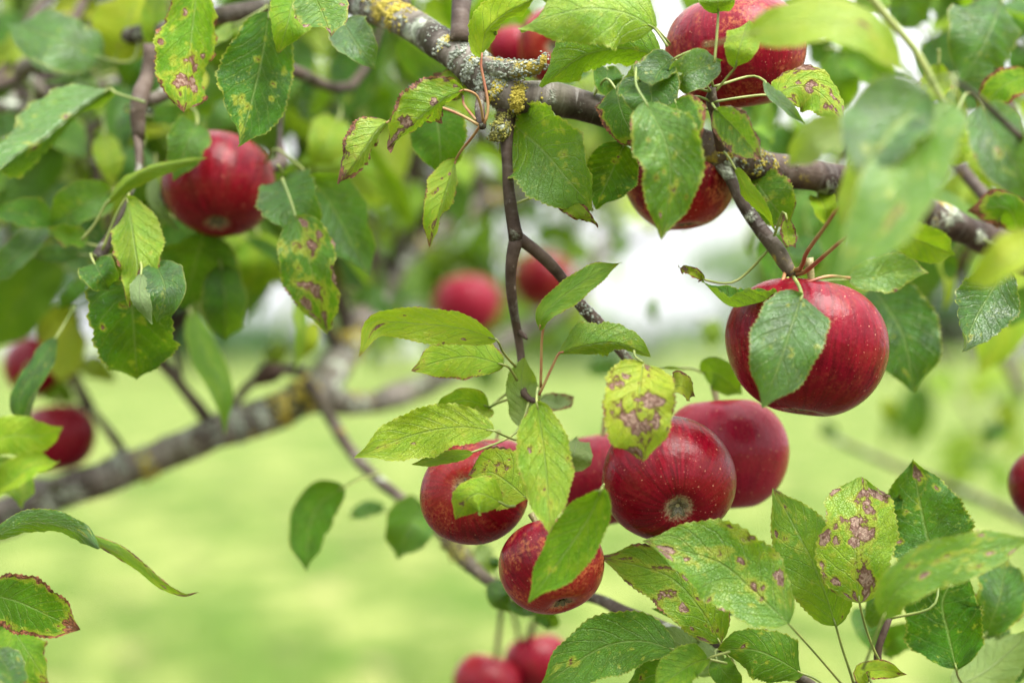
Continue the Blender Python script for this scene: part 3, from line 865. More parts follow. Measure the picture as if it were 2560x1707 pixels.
A([400, 1535, 200, 1470, -60, 1440], 190, 1.1, 0.15, 0.1, 0.1, a=(-45, 30))
A([420, 960, 200, 1230, -60, 1480], 300, 1.27, 0.2, 0, 0, up=0)
A([140, 800, 40, 860, -80, 900], 150, 1.22, 0.1, 0, 0)
A([690, 600, 500, 550, 290, 565], 130, 1.2, 0.3, 0, 0, a=(-55, 50), gloss=0.9)
A([700, 120, 530, 60, 340, 70], 150, 1.3, 1.0, 0, 0)
A([230, 280, 80, 340, -60, 390], 160, 1.3, 0.6, 0, 0)
A([120, 420, 40, 490, -60, 540], 170, 1.3, 0.9, 0, 0)
A([1060, 350, 1050, 150, 1090, -60], 160, 1.14, 0.5, 0.1, 0)
A([1750, -30, 1620, 40, 1480, 100], 150, 1.12, 0.12, 0, 0)
A([1390, 480, 1340, 620, 1270, 790], 100, 1.1, 0.95, 0, 0.2)
A([1610, 175, 1480, 250, 1370, 340], 110, 1.08, 0.5, 0, 0, a=(-40, 50), up=30, gloss=0.8)
A([1000, 280, 920, 420, 850, 600], 240, 1.2, 0.05, 0, 0)
A([860, 600, 800, 820, 840, 1100], 250, 1.26, 0.05, 0, 0)
A([1060, 1180, 1060, 1380, 1240, 1600], 80, 1.12, 0.3, 0, 0, und=True, curl=20)
A([1100, 420, 1150, 560, 1080, 760], 200, 1.2, 0.05, 0, 0)
A([60, 1240, 150, 1380, 60, 1559], 240, 1.4, 0.55, 0, 0)
A([1220, 400, 1420, 640, 1480, 860], 260, 1.25, 0.0, 0, 0, up=-20)
A([960, 1010, 930, 1180, 1000, 1400], 260, 1.24, 0.05, 0, 0, up=-10)
A([1580, 660, 1540, 780, 1400, 900], 190, 1.2, 0.2, 0, 0, up=45)
A([1040, 800, 1180, 800, 1330, 760], 150, 1.14, 0.15, 0, 0, up=50)
# --- top centre
B = Tile(850, 0)
B([20, 150, 120, 310, 245, 468], 300, 1.01, 0.12, 0, 0, a=(-10, -22), up=40, pet=[-30, 190, -80, 160], label='small pale blue green leaf below the top of the bough', gloss=0.9)
B([400, 240, 640, 420, 960, 660], 330, 1.2, 0.0, 0, 0, up=-15)
B([110, 165, 250, 140, 420, 240, 660, 355], 34, 1.08, 0.5, 0, 0)
B([968, 395, 985, 270, 1020, 190, 1140, 90, 1330, -10], 330, 0.965, 0.62, 0.12, 0.15, a=(12, 62), dz=(0, -.004, 0), pet=[962, 440, 985, 560, 1008, 680, 1010, 770, 985, 850], pd=0.965, red=True, label='yellow green leaf arching over the bough on a long stalk')
B([2150, 195, 1950, 90, 1700, 60, 1450, 110, 1225, 195], 430, 0.925, 0.5, 0.05, 0.1, a=(-20, 38), pet=[2200, 260, 2240, 320], dz=(0.01, -0.01, 0.0), gloss=0.6)
B([2145, 175, 1950, 70, 1650, -10, 1300, -40], 320, 0.975, 0.3, 0.1, 0, a=(10, 10))
B([2190, 385, 1950, 330, 1700, 370, 1530, 470, 1385, 600], 390, 0.945, 0.35, 0.28, 0.2, a=(50, -2), pet=[2230, 400, 2330, 420], label='leaf with a pink spot and rolled lower edge', gloss=0.5)
B([2090, 530, 2130, 660, 2115, 840], 440, 0.93, 0.15, 0.05, 0.1, a=(-22, -16), up=36, pet=[2052, 560, 2045, 460], prof=(0.5, 0.7), gloss=0.7)
B([2260, 640, 2180, 760, 2060, 860], 140, 0.935, 0.45, 0.1, 0.3, a=(40, 40))
B([2210, 470, 2080, 520, 1910, 650], 200, 0.965, 0.45, 0.1, 0.2)
B([1880, 600, 1940, 800, 2065, 1030], 340, 0.955, 0.2, 0.15, 0.8, a=(5, -5))
B([2210, 800, 2170, 900, 2050, 1010], 170, 0.95, 0.6, 0.3, 1.0)
B([2090, 700, 2210, 930, 2260, 1200, 2200, 1640], 440, 0.895, 0.28, 0.35, 0.4, a=(-8, -22), rip=1.8, up=10, gloss=0.6)
B([2290, 690, 2352, 860, 2330, 1040], 330, 0.91, 0.2, 0.1, 0.8, a=(-10, -10))
B([1175, 842, 1360, 1000, 1560, 1230, 1735, 1440], 590, 0.975, 0.30, 0.36, 0.3, a=(-24, 8), up=40, pet=[1120, 830, 1040, 870], label='large glossy veined leaf at the centre top with brown tip', gloss=0.75)
B([1480, 1370, 1590, 1420, 1680, 1490, 1765, 1552], 100, 0.97, 0.6, 0.5, 1.0, a=(40, 10), rip=3, tw=120)
B([1945, 985, 1870, 1150, 1745, 1425], 370, 0.995, 0.10, 0.34, 0.1, a=(8, 6), up=-8, pet=[1990, 900, 2010, 820], label='dark leaf with black spots beside the large veined leaf')
B([845, 615, 690, 690, 520, 830, 320, 1015], 420, 0.95, 0.48, 0.75, 0.7, a=(76, 12), dz=(0, -.008, 0), pet=[930, 650, 965, 740, 978, 830], pd=0.965, red=True, rip=1.4, gloss=0.6)
B([330, 830, 250, 900, 130, 1080, -10, 1260], 340, 0.965, 0.58, 0.55, 0.85, a=(72, 18), pet=[560, 745, 680, 735, 830, 790, 945, 855], pd=0.965, red=True, gloss=0.6)
B([840, 660, 760, 560, 640, 520], 230, 1.0, 0.62, 0.2, 1.0, a=(-20, 10), pet=[850, 720, 930, 820], pd=0.97, red=True)
B([650, 740, 680, 940, 690, 1215], 420, 1.03, 0.18, 0.12, 0.3, a=(-12, -4), pet=[720, 740, 840, 790])
B([800, 1090, 690, 1280, 590, 1480, 410, 1560], 210, 0.975, 0.55, 0.0, 0.0, a=(60, 80)) if False else None
B([805, 1085, 740, 1230, 660, 1400, 390, 1552], 10, 1.5, 0.5) if False else None
B([460, 1260, 480, 1420, 420, 1600], 200, 1.5, 0.4, 0, 0)
B([-220, 1190, -60, 1400, 200, 1890], 420, 1.09, 0.12, 0.12, 0.05, up=12, label='large dark hanging leaf left of the centre')
B([140, 980, 320, 1250, 500, 1540], 200, 1.3, 0.45, 0, 0, up=0)
B([600, 260, 520, 420, 560, 640], 260, 1.35, 0.2, 0, 0)
B([160, 560, 260, 700, 330, 900], 230, 1.4, 0.3, 0, 0)
B([1830, 470, 1830, 560, 1880, 640], 200, 0.99, 0.15, 0, 0)
B([1700, 480, 1500, 560, 1330, 620], 130, 1.1, 0.1, 0, 0, up=50)
B([560, 20, 700, 120, 760, 240], 300, 1.35, 0.6, 0, 0)
G = Tile(0, 0, 1 / 1.0884)
G([1047, 368, 1028, 430, 1005, 500, 986, 568], 100, 0.975, 0.56, 0.6, 0.55, a=(66, 4), pet=[1060, 345, 1085, 315, 1102, 290], pd=0.965, red=True)
# --- top right
D3 = Tile(1700, 0)
D3([262, 86, 258, 0, 250, -120], 250, 0.93, 0.42, 0.1, 0.2, a=(5, 5), pet=[255, 200, 245, 330, 235, 430], pd=0.935)
D3([378, 462, 410, 320, 470, 140], 240, 0.925, 0.55, 0.15, 0.45, a=(10, -5), pet=[330, 520, 250, 620], pd=0.94)
D3([450, 240, 720, 170, 1080, 150, 1330, 260, 1570, 520], 300, 0.79, 0.68, 0.25, 0.2, a=(38, -25), label='blurred yellow green leaf arching in front of the upper apple', gloss=0.6)
D3([640, 660, 800, 590, 960, 640, 1125, 830], 300, 0.965, 0.52, 0.75, 0.35, a=(35, -20), pet=[570, 650, 400, 670, 220, 700], pd=0.95)
D3([585, 560, 620, 640, 740, 740, 860, 860], 110, 0.93, 0.15, 0, 0, up=50, tw=60, gloss=1.0)
D3([240, 740, 380, 880, 560, 1095], 240, 0.925, 0.25, 0.3, 0.85, a=(-35, -5), tw=20, pet=[220, 710], gloss=0.8)
D3([-40, 590, 60, 500, 285, 415], 250, 0.93, 0.15, 0.15, 0, a=(-20, -25), up=50, pet=[-60, 700, 100, 660, 200, 690], pd=0.95, gloss=1.0)
D3([-40, 400, -130, 480, -190, 590], 260, 0.935, 0.15, 0.2, 0.4, up=40, gloss=0.9)
D3([1110, 880, 920, 960, 740, 1135], 290, 0.81, 0.8, 0.05, 0.1, und=True, a=(-10, -10))
D3([1720, 640, 1500, 800, 1200, 1195], 500, 0.77, 0.12, 0.2, 0, up=36, label='large blurred pale leaf nearest the camera at the upper right', gloss=1.0)
D3([1840, 690, 1650, 1050, 1420, 1480, 1050, 1960], 480, 0.75, 0.32, 0.42, 0.1, up=30, label='long blurred leaf nearest the camera above the largest apple', gloss=0.8)
D3([1330, 960, 1200, 1240, 1090, 1560], 200, 0.80, 0.6, 0, 0)
D3([2210, -10, 2090, 280, 1915, 590], 460, 1.08, 0.1, 0.12, 0, a=(40, -8), up=24, gloss=0.6)
D3([1770, 430, 1760, 580, 1690, 720], 200, 1.08, 0.62, 0.1, 0.5)
D3([2380, 500, 2200, 600, 2010, 800], 250, 1.04, 0.35, 0.1, 0.9, a=(-10, 15))
D3([2060, 720, 2180, 960, 2340, 1200, 2480, 1420], 400, 0.84, 0.1, 0.3, 0, a=(-12, -20), up=30, gloss=0.8)
D3([2260, 1280, 2150, 1060, 1940, 990, 1720, 1120], 330, 0.87, 0.62, 0.1, 0.1, a=(-30, 20), up=-10)
D3([2320, 1600, 2230, 1420, 1970, 1450], 270, 1.04, 0.15, 0.1, 1.0, a=(30, 10), up=-10)
D3([490, 1200, 600, 1350, 755, 1560], 370, 1.0, 0.24, 0.5, 0.6, a=(-12, -4), pet=[450, 1180, 400, 1150])
D3([375, 1150, 450, 1300, 560, 1440, 650, 1570], 150, 0.97, 0.55, 0.2, 0.2, a=(-30, 60))
D3([945, 1340, 990, 1420, 1015, 1535], 170, 1.02, 0.55, 0, 0)
D3([1100, 360, 1080, 560, 1150, 770], 300, 1.2, 0.22, 0, 0, up=-20)
D3([1090, 350, 1250, 420, 1480, 600], 260, 1.15, 0.3, 0, 0)
D3([850, 280, 960, 360, 1090, 340], 200, 1.3, 0.2, 0, 0, up=50)
D3([2090, 1400, 1950, 1270, 1780, 1290], 160, 1.2, 0.65, 0, 0)
D3([2330, 1310, 2200, 1330, 2080, 1400], 130, 1.1, 0.2, 0, 0, up=55, gloss=0.8)
D3([1420, 60, 1560, 40, 1700, 160], 260, 1.2, 0.15, 0, 0)
D3([1900, 60, 1800, 20, 1700, -40], 240, 1.25, 0.3, 0, 0)
D3([2250, 60, 2352, 140, 2420, 260], 280, 1.25, 0.12, 0, 0)
D3([2352, 330, 2330, 420, 2360, 520], 180, 1.2, 0.1, 0, 0)
D3([1200, 20, 1320, -20, 1420, -80], 200, 1.1, 0.45, 0, 0)
D3([480, 850, 560, 840, 640, 900], 260, 1.15, 0.35, 0, 0, up=40)
D3([820, 1560, 900, 1420, 1000, 1250], 250, 1.3, 0.2, 0, 0)
D3([1880, 570, 1930, 780, 1860, 960], 60, 1.1, 0.8, 0, 0.3)
# --- middle left
E = Tile(0, 570)
E([1400, 20, 1330, 260, 1240, 545], 460, 1.14, 0.0, 0.0, 0, up=-22)
E([1510, 250, 1540, 500, 1540, 770], 310, 1.13, 0.05, 0.0, 0.1, up=-10)
E([1760, 30, 1790, 240, 1720, 450], 310, 1.25, 0.5, 0, 0, up=-10)
E([900, 330, 910, 620, 940, 1035], 620, 1.02, 0.02, 0.28, 0.15, a=(-36, -40), up=-5, prof=(0.55, 0.85), label='dark folded leaf hanging to a brown point below the left-hand apple')
E([645, 240, 690, 320, 745, 415], 260, 0.995, 0.15, 0.2, 0, a=(-12, -12), up=30, prof=(0.5, 0.6))
E([870, -200, 910, 60, 940, 320, 885, 545], 300, 1.0, 0.52, 0.3, 0.45, a=(12, 55), rip=1.5, pet=[880, -230, 800, -100, 700, 150], pd=1.03)
E([965, 305, 960, 480, 1045, 655], 150, 0.975, 0.2, 0, 0, und=True, a=(5, 5), curl=30)
E([1065, 240, 1130, 430, 1070, 645], 290, 0.985, 0.08, 0.1, 0, a=(-14, -20), up=28, gloss=0.8)
E([385, 745, 250, 960, 130, 1180, 145, 1395], 170, 1.06, 0.03, 0.1, 0.1, a=(-12, 20), label='narrow dark leaf curving down at the left edge')
E([250, 1020, 190, 1200, 160, 1390], 80, 1.07, 0.2, 0, 0, und=True)
E([1295, 560, 1400, 850, 1520, 1130, 1540, 1405], 200, 1.18, 0.33, 0.05, 0.1, a=(10, 15), label='pale green leaf hanging in front of the blurred bough')
E([2020, -80, 2100, 180, 2180, 460, 2240, 710], 380, 1.03, 0.22, 0.95, 0.3, a=(-30, -8), up=0, label='dark hanging leaf with brown blotches down the middle')
E([2030, 420, 2060, 680, 2020, 990], 100, 1.2, 0.5, 0, 0)
E([2130, 640, 2110, 760, 2080, 900], 130, 1.25, 0.85, 0, 0)
E([520, 560, 380, 660, 255, 790], 170, 1.3, 1.0, 0, 0)
E([470, 620, 450, 850, 420, 1070], 250, 1.34, 0.88, 0, 0)
E([560, 900, 650, 980, 800, 1040], 170, 1.4, 0.75, 0, 0)
E([420, 200, 200, 420, -100, 860], 400, 1.34, 0.32, 0, 0, up=-5)
E([-110, 1500, 60, 1420, 260, 1420, 430, 1362], 280, 0.87, 0.55, 0.25, 0.2, a=(-5, -5), label='blurred bright leaf poking in from the left edge')
E([550, 185, 380, 180, 200, 190], 110, 1.12, 0.05, 0.1, 0)
E([580, 350, 500, 450, 400, 560], 100, 1.15, 0.1, 0, 0, up=40)
E([300, -20, 120, 180, -80, 360], 190, 1.1, 0.1, 0, 0, a=(-40, 30), gloss=0.8)
E([600, 110, 480, 60, 330, 0], 160, 1.09, 0.3, 0.1, 0.5)
E([1680, 60, 1900, 190, 2010, 400], 90, 1.22, 0.1, 0, 0)
E([1180, -60, 1180, 120, 1100, 300], 240, 1.2, 0.05, 0, 0)
E([1850, 800, 1880, 860, 1840, 960], 170, 1.5, 0.6, 0, 0)
E([430, 560, 470, 660, 560, 740], 150, 1.35, 0.4, 0, 0)
E([160, 1000, 140, 1150, 200, 1330], 100, 1.3, 0.4, 0, 0)
E([280, 1120, 400, 1130, 520, 1180], 130, 1.4, 0.4, 0, 0, up=40)
# --- centre
F = Tile(850, 570)
F([1075, 768, 850, 690, 560, 655, 260, 660, 130, 882], 235, 0.95, 0.66, 0.3, 0.42, a=(18, -30), pet=[1110, 840, 1160, 905, 1200, 945], pd=0.985, label='long yellow green leaf with a drooping spotted tip', gloss=0.5)
F([1120, 935, 900, 880, 700, 905, 485, 975], 290, 0.97, 0.52, 0.32, 0.6, a=(-22, 14), pet=[1160, 960, 1210, 1040], pd=0.985, label='bright leaf with red edges below the long yellow green leaf')
F([1365, 700, 1395, 590, 1560, 440, 1740, 320, 1922, 236], 165, 0.965, 0.38, 0.1, 0.4, a=(30, -5), tw=50, pet=[1400, 610, 1380, 760, 1375, 960, 1372, 1090], pd=0.985, red=True, label='slim twisted leaf rising from the rosette, with a dry curled tip')
F([1495, 858, 1700, 800, 1900, 790, 2125, 880], 260, 0.97, 0.42, 0.38, 0.25, a=(12, 50), up=30, pet=[1450, 950, 1390, 1080, 1360, 1140], pd=0.985, red=True, gloss=0.7)
F([1290, 1390, 1260, 1200, 1240, 1050, 1262, 880], 240, 0.99, 0.55, 0.0, 0.35, und=True, a=(8, 14), up=-10, label='pale upright leaf showing its underside')
F([1345, 1185, 1385, 1450, 1420, 1780, 1432, 2085], 375, 0.915, 0.52, 0.5, 0.35, a=(-8, -14), up=24, pet=[1345, 1130, 1352, 1090], pd=0.975, label='foremost leaf hanging in front of the apple cluster', gloss=0.4)
F([1055, 1385, 800, 1360, 480, 1420, 95, 1572], 350, 0.945, 0.62, 0.28, 0.2, a=(-8, 8), up=26, pet=[1130, 1420, 1230, 1440, 1300, 1300], pd=0.985, label='large yellow green leaf with a tan dead patch', gloss=0.45)
F([1025, 1222, 850, 1180, 640, 1230], 170, 1.0, 0.45, 0.15, 0.5, a=(15, 0), pet=[1080, 1195, 1240, 1140], pd=0.99)
F([1010, 1240, 960, 1290, 890, 1330], 110, 1.0, 0.6, 0, 0.4)
F([2075, 925, 2045, 1130, 2040, 1350, 2070, 1590], 520, 0.90, 0.80, 0.95, 0.5, a=(-6, -12), up=16, pet=[2020, 880, 2010, 840], pd=0.97, prof=(0.5, 0.62), label='broad yellowed leaf with brown dead patches in front of the centre apple')
F([2250, 1100, 2330, 1080, 2415, 1150], 150, 0.97, 0.85, 0.1, 0.8)
F([1370, 1160, 1480, 1200, 1600, 1150], 110, 1.03, 0.3, 0.1, 1.0, und=True)
F([1920, 960, 1800, 970, 1680, 985], 120, 1.5, 0.0, 0, 0)
F([2200, 960, 2280, 960, 2352, 970], 20, 1.03, 0.5, 0, 0)
F([1560, 1640, 1600, 1540, 1620, 1430], 260, 1.0, 0.5, 0.35, 0.2, und=True, a=(5, 5))
F([100, 430, 230, 480, 380, 640], 130, 1.35, 0.1, 0, 0)
F([2160, 480, 2130, 560, 2170, 650], 80, 1.5, 0.3, 0, 0)
# --- centre bottom
H = Tile(850, 1137)
H([1280, 300, 1150, 190, 1030, 120, 880, 140], 430, 0.955, 0.58, 0.6, 0.6, a=(-10, 10), up=26, pet=[1300, 150, 1330, 0], pd=0.985)
H([1110, 330, 970, 265, 870, 300, 792, 440], 275, 0.915, 0.55, 0.38, 0.4, a=(-10, 15), up=24)
H([910, -20, 720, 20, 490, 65], 90, 0.95, 0.5, 0.2, 0.4, a=(-30, 30))
H([1790, 228, 1700, 430, 1530, 680, 1285, 1012], 345, 0.90, 0.34, 0.05, 0.1, a=(14, 10), up=-6, pet=[1805, 200], pd=0.96, label='clean bright leaf across the lowest cluster apple')
H([300, 380, 190, 370, 60, 440], 110, 1.22, 0.1, 0, 0, up=40)
H([590, 380, 480, 480, 395, 712], 340, 1.16, 0.22, 0.05, 0, a=(-10, -20), up=30)
H([2290, 1330, 2040, 1270, 1760, 1330, 1345, 1600], 430, 0.95, 0.22, 0.14, 0.1, a=(-10, 12), up=22, label='long clean green leaf at the bottom edge', gloss=0.4)
H([2352, 1470, 2150, 1500, 1950, 1580], 260, 0.98, 0.24, 0.1, 0.1, up=10)
H([2352, 1170, 2260, 1090, 2130, 1050], 60, 1.0, 0.3, 0, 0)
H([1120, 850, 1080, 960, 1170, 1080], 160, 1.1, 0.15, 0, 0)
H([1180, 1000, 1250, 1060, 1300, 1050], 140, 1.1, 0.1, 0, 0)
H([1330, 1080, 1420, 1120, 1480, 1180], 120, 1.12, 0.05, 0, 0, up=-10)
H([900, 650, 960, 720, 1010, 850], 180, 1.2, 0.55, 0, 0, und=True)
H([1040, 700, 1060, 740, 1050, 790], 70, 1.1, 0.05, 0, 0)
# --- bottom right
J = Tile(1700, 1137)
J([275, 1285, 130, 1040, -100, 820, -555, 692], 430, 0.97, 0.42, 0.72, 0.6, a=(-6, 8), up=24, label='spotted leaf with a brown dead tip below the centre apple')
J([742, 1152, 470, 900, 230, 720, -255, 590], 600, 0.925, 0.36, 0.68, 0.15, a=(-14, 4), up=30, pet=[860, 1280, 1000, 1440, 1110, 1570], pd=0.98, label='large brown spotted leaf overlapping its neighbour below the centre apple', gloss=0.6)
J([1068, 1172, 960, 850, 820, 560, 645, 232], 470, 0.965, 0.38, 0.42, 0.4, a=(4, -16), up=18, pet=[1110, 1320, 1160, 1470, 1190, 1570], pd=0.985, label='upright pointed leaf, leftmost of the lower right tuft', gloss=0.5)
J([1228, 1012, 1200, 700, 1220, 430, 1245, 148], 570, 0.945, 0.48, 1.0, 0.2, a=(-10, -10), up=14, pet=[1270, 1180, 1330, 1340, 1390, 1450], pd=0.98, prof=(0.62, 0.66), label='upright leaf with large purple brown dead patches', gloss=0.5)
J([1760, 790, 1700, 600, 1640, 320, 1590, 28], 620, 0.995, 0.12, 0.36, 0.25, a=(-8, -14), up=18, prof=(0.6, 0.9), label='dark upright leaf with round brown spots and a brown point')
J([1385, 1120, 1480, 930, 1720, 760, 2050, 660, 2420, 570], 340, 0.87, 0.34, 0.6, 0.1, a=(-12, 0), up=24, label='blurred spotted leaf sweeping to the right edge', gloss=0.6)
J([1890, 1465, 1830, 1200, 1800, 980, 1960, 720], 580, 1.0, 0.03, 0.08, 0.1, a=(0, -6), up=16, pet=[1900, 1510, 1940, 1580], label='large dark blue green leaf in the lower right corner')
J([2090, 1230, 2180, 1000, 2240, 700], 360, 1.04, 0.1, 0.1, 0.5)
J([1400, 1130, 1370, 1010, 1340, 860], 240, 1.03, 0.02, 0, 0, up=-15)
J([1380, 1320, 1280, 1200, 1260, 1040], 180, 1.1, 0.15, 0, 0, up=40)
J([1380, 1330, 1480, 1260, 1590, 1220], 190, 1.1, 0.2, 0, 0)
J([830, 1490, 660, 1390, 500, 1330, 255, 1325], 380, 0.95, 0.28, 0.26, 0.3, a=(-10, 6), up=22, pet=[910, 1520, 990, 1570], label='rounded speckled leaf at the bottom beside the pale leaf')
J([330, 1500, 140, 1380, -40, 1270, -220, 1180], 250, 1.0, 0.3, 0.05, 0.3, und=True, a=(0, 0), up=0, label='pale leaf turned to show its grey underside')
J([200, 1385, 60, 1440, -170, 1600], 240, 0.93, 0.36, 0.1, 0.1)
J([250, 1400, 300, 1480, 420, 1600], 180, 0.97, 0.25, 0.05, 0.1, up=30)
J([1290, 1570, 1250, 1490, 1400, 1470, 1550, 1500], 110, 0.97, 0.66, 0.1, 0.7, tw=60)
J([1860, 1590, 2050, 1500, 2200, 1390, 2400, 1200], 380, 1.03, 0.5, 0.15, 0.35, und=True, a=(0, 0), up=0)
J([2200, 1560, 2290, 1500, 2400, 1440], 120, 1.05, 0.1, 0, 0)
J([2080, 1240, 2180, 1200, 2260, 1190], 120, 1.05, 0.1, 0.1, 0.4)
J([300, 1090, 310, 1085, 352, 1082], 60, 1.02, 0.1, 0, 0)
J([1440, 380, 1490, 320, 1500, 260], 90, 1.0, 0.1, 0.1, 0.3, up=40)
# --- bottom left
Q = Tile(0, 1137)
Q([-80, 570, 220, 460, 520, 520, 680, 640], 150, 0.95, 0.12, 0.2, 0.1, a=(-20, 40), up=30, prof=(0.5, 0.5), label='long drooping leaf curling out over the lawn', gloss=0.8)
Q([560, 535, 860, 700, 1060, 870, 1240, 965, 1362, 938], 105, 0.94, 0.42, 0.7, 0.75, a=(-30, 40), tw=80, prof=(0.7, 0.6))
Q([-90, 950, 120, 1000, 340, 1100, 550, 1195], 400, 0.97, 0.22, 0.2, 0.85, a=(-14, 8), up=28, label='rounded leaf with red brown edge at the lower left')
Q([60, 1150, 180, 1330, 350, 1590], 320, 1.0, 0.36, 0.25, 0.7, a=(35, -15))
Q([-40, 1130, 60, 1380, 160, 1620], 110, 1.05, 0.15, 0, 0)
Q([2360, 215, 2190, 330, 2110, 520, 2100, 795], 290, 1.13, 0.18, 0.1, 0.1, a=(-20, 5), label='dark hanging leaf alone over the lawn left of the cluster')
Q([-60, 1330, 40, 1440, 100, 1600], 200, 0.9, 0.1, 0.2, 0, up=45, gloss=0.8)
Q([-120, 300, 60, 190, 220, 80, 408, 55], 200, 0.86, 0.55, 0.2, 0.3, label='second blurred leaf tip at the left edge, over the blurred apple')
Q([-150, 60, 30, 180, 110, 260, 160, 350], 250, 0.87, 0.5, 0.1, 0.1)
# --- middle right
R6 = Tile(1700, 570)
R6([832, 466, 760, 680, 680, 930, 562, 1232], 510, 0.90, 0.14, 0.22, 0.12, a=(-12, -16), up=24, pet=[815, 400, 780, 340], pd=0.955, pw=1.5, prof=(0.5, 0.78), label='veined green leaf hanging in front of the largest apple', gloss=0.8)
R6([660, 466, 500, 520, 330, 530, 150, 362], 390, 0.965, 0.15, 0.05, 0.2, a=(-122, 42), dz=(0, -.01, 0), pet=[700, 400, 740, 340], label='cupped leaf with a white underside left of the largest apple')
R6([165, 355, 80, 300, -10, 270], 70, 0.965, 0.7, 0.9, 1.0, rip=3)
R6([1320, 400, 1520, 720, 1600, 1130], 540, 1.07, 0.02, 0.12, 0.15, a=(4, -14), up=20, label='dark leaf behind the right side of the largest apple', gloss=0.5)
R6([1150, 350, 1340, 330, 1520, 290, 1700, 312], 250, 1.02, 0.34, 0.1, 0.5, a=(6, -30), label='small serrated leaf above the right shoulder of the largest apple', gloss=0.7)
R6([2230, 265, 2120, 450, 2030, 600, 1935, 828], 430, 0.985, 0.1, 0.2, 0.1, a=(-2, -22), up=30, label='drooping blue green leaf near the right edge', gloss=0.9)
R6([2440, 60, 2250, 230, 1950, 385], 300, 0.745, 0.85, 0.05, 0.2)
R6([1440, 30, 1650, 90, 1880, 185], 230, 0.90, 0.52, 0, 0, up=0)
R6([150, 985, 260, 1000, 425, 1135], 200, 1.05, 0.3, 0, 0, a=(-30, 10), pet=[80, 960, -20, 958])
R6([600, 30, 660, 200, 640, 400], 270, 1.16, 0.15, 0, 0, up=40)
R6([790, 60, 880, 200, 900, 340], 220, 1.1, 0.05, 0, 0)
R6([2380, 400, 2330, 540, 2240, 660], 240, 1.2, 0.15, 0, 0)
R6([730, -60, 740, 60, 790, 140], 90, 0.98, 0.6, 0.5, 1.0, rip=2.5)
R6([1870, 170, 1840, 260, 1850, 360], 110, 1.15, 0.1, 0, 0.4)
R6([1750, 140, 1850, 360, 1800, 580], 90, 1.25, 0.75, 0, 0)
R6([160, 640, 220, 700, 200, 830], 150, 1.5, 0.5, 0, 0)
R6([1440, 1180, 1430, 1240, 1440, 1330], 120, 1.6, 0.7, 0, 0)
R6([2180, 1230, 2240, 1280, 2260, 1350], 130, 1.6, 0.75, 0, 0)
R6([2180, 1330, 2160, 1400, 2060, 1480], 150, 1.6, 0.15, 0, 0, up=40)
R6([1000, 1330, 1030, 1380, 1080, 1410], 90, 1.7, 0.2, 0, 0)

def red_stalk(rows):
    pts = []
    for x, y, d, w in rows:
        q = P(x / 2.7349 + 1700, y / 2.7349 + 570, d)
        pts.append((*q, w * K * d * 0.5))
    v, f, uv = tube(np.array(pts), 14, 8)
    mesh_obj('leaf_stalk', v, f, [M_STALK_RED], apl)
red_stalk([(770, 300, 0.98, 13), (830, 270, 0.97, 12), (865, 170, 0.95, 11), (985, 0, 0.91, 9), (1110, -180, 0.87, 8)])
red_stalk([(785, 320, 0.978, 14), (860, 295, 0.97, 12), (1020, 160, 0.93, 10), (1180, 20, 0.89, 8)])
red_stalk([(620, 410, 0.97, 8), (690, 380, 0.97, 9), (720, 300, 0.98, 10)])
red_stalk([(790, 400, 0.968, 8), (880, 370, 0.965, 8), (1010, 330, 0.97, 8), (1160, 340, 1.0, 8)])

# ---- the blurred inside of the crown: leaves on spurs farther back
def shared_leaf(seed, n=13, m=2):
    rs = np.random.default_rng(seed)
    L = 1.0
    sp = np.array([(0, 0, 0), (0.5, 0, rs.uniform(-0.02, 0.10)), (1.0, 0, rs.uniform(-0.22, 0.05))])
    vs, fs, uv, c = leaf_mesh(sp, rs.uniform(0.22, 0.30), -rs.uniform(5, 28), -rs.uniform(5, 28), n, m, np.array([0.5, 0.0, 60.0]), seed=seed, rip=1.2, tw=rs.uniform(-30, 30))
    tv, tf, _ = tube(np.array([(-0.38, 0, 0.03, 0.014), (-0.15, 0, 0.05, 0.012), (0, 0, 0, 0.012), (0.1, 0, 0.0, 0.006)]), 5, 5)
    b = len(vs)
    fs2 = fs + [tuple(i + b for i in q) for q in tf]
    return list(vs) + tv, fs2, list(map(tuple, uv)) + [(0.0, 0.5)] * len(tv), [0] * len(fs) + [1] * len(tf)
SHARED = [shared_leaf(500 + i) for i in range(7)]
SHARED_ME = []
for vs, fs, uv, mi in SHARED:
    tmp = mesh_obj('leaf', vs, fs, [M_LEAF, M_STALK], None, uvs=uv, midx=mi)
    SHARED_ME.append(tmp.data)
    bpy.data.objects.remove(tmp)

GAPS = [(1640, 640, 190, 170), (680, 800, 90, 130), (2080, 235, 110, 75), (2395, 260, 100, 150), (2230, 130, 60, 70), (1050, 470, 60, 60), (1560, 560, 140, 100), (270, 480, 90, 75), (470, 700, 40, 40), (60, 120, 60, 50), (640, 330, 60, 60), (330, 130, 50, 40), (850, 330, 60, 70)]
def gap(x, y):
    return any(((x - a) / c) ** 2 + ((y - b) / e) ** 2 < 1 for a, b, c, e in GAPS)

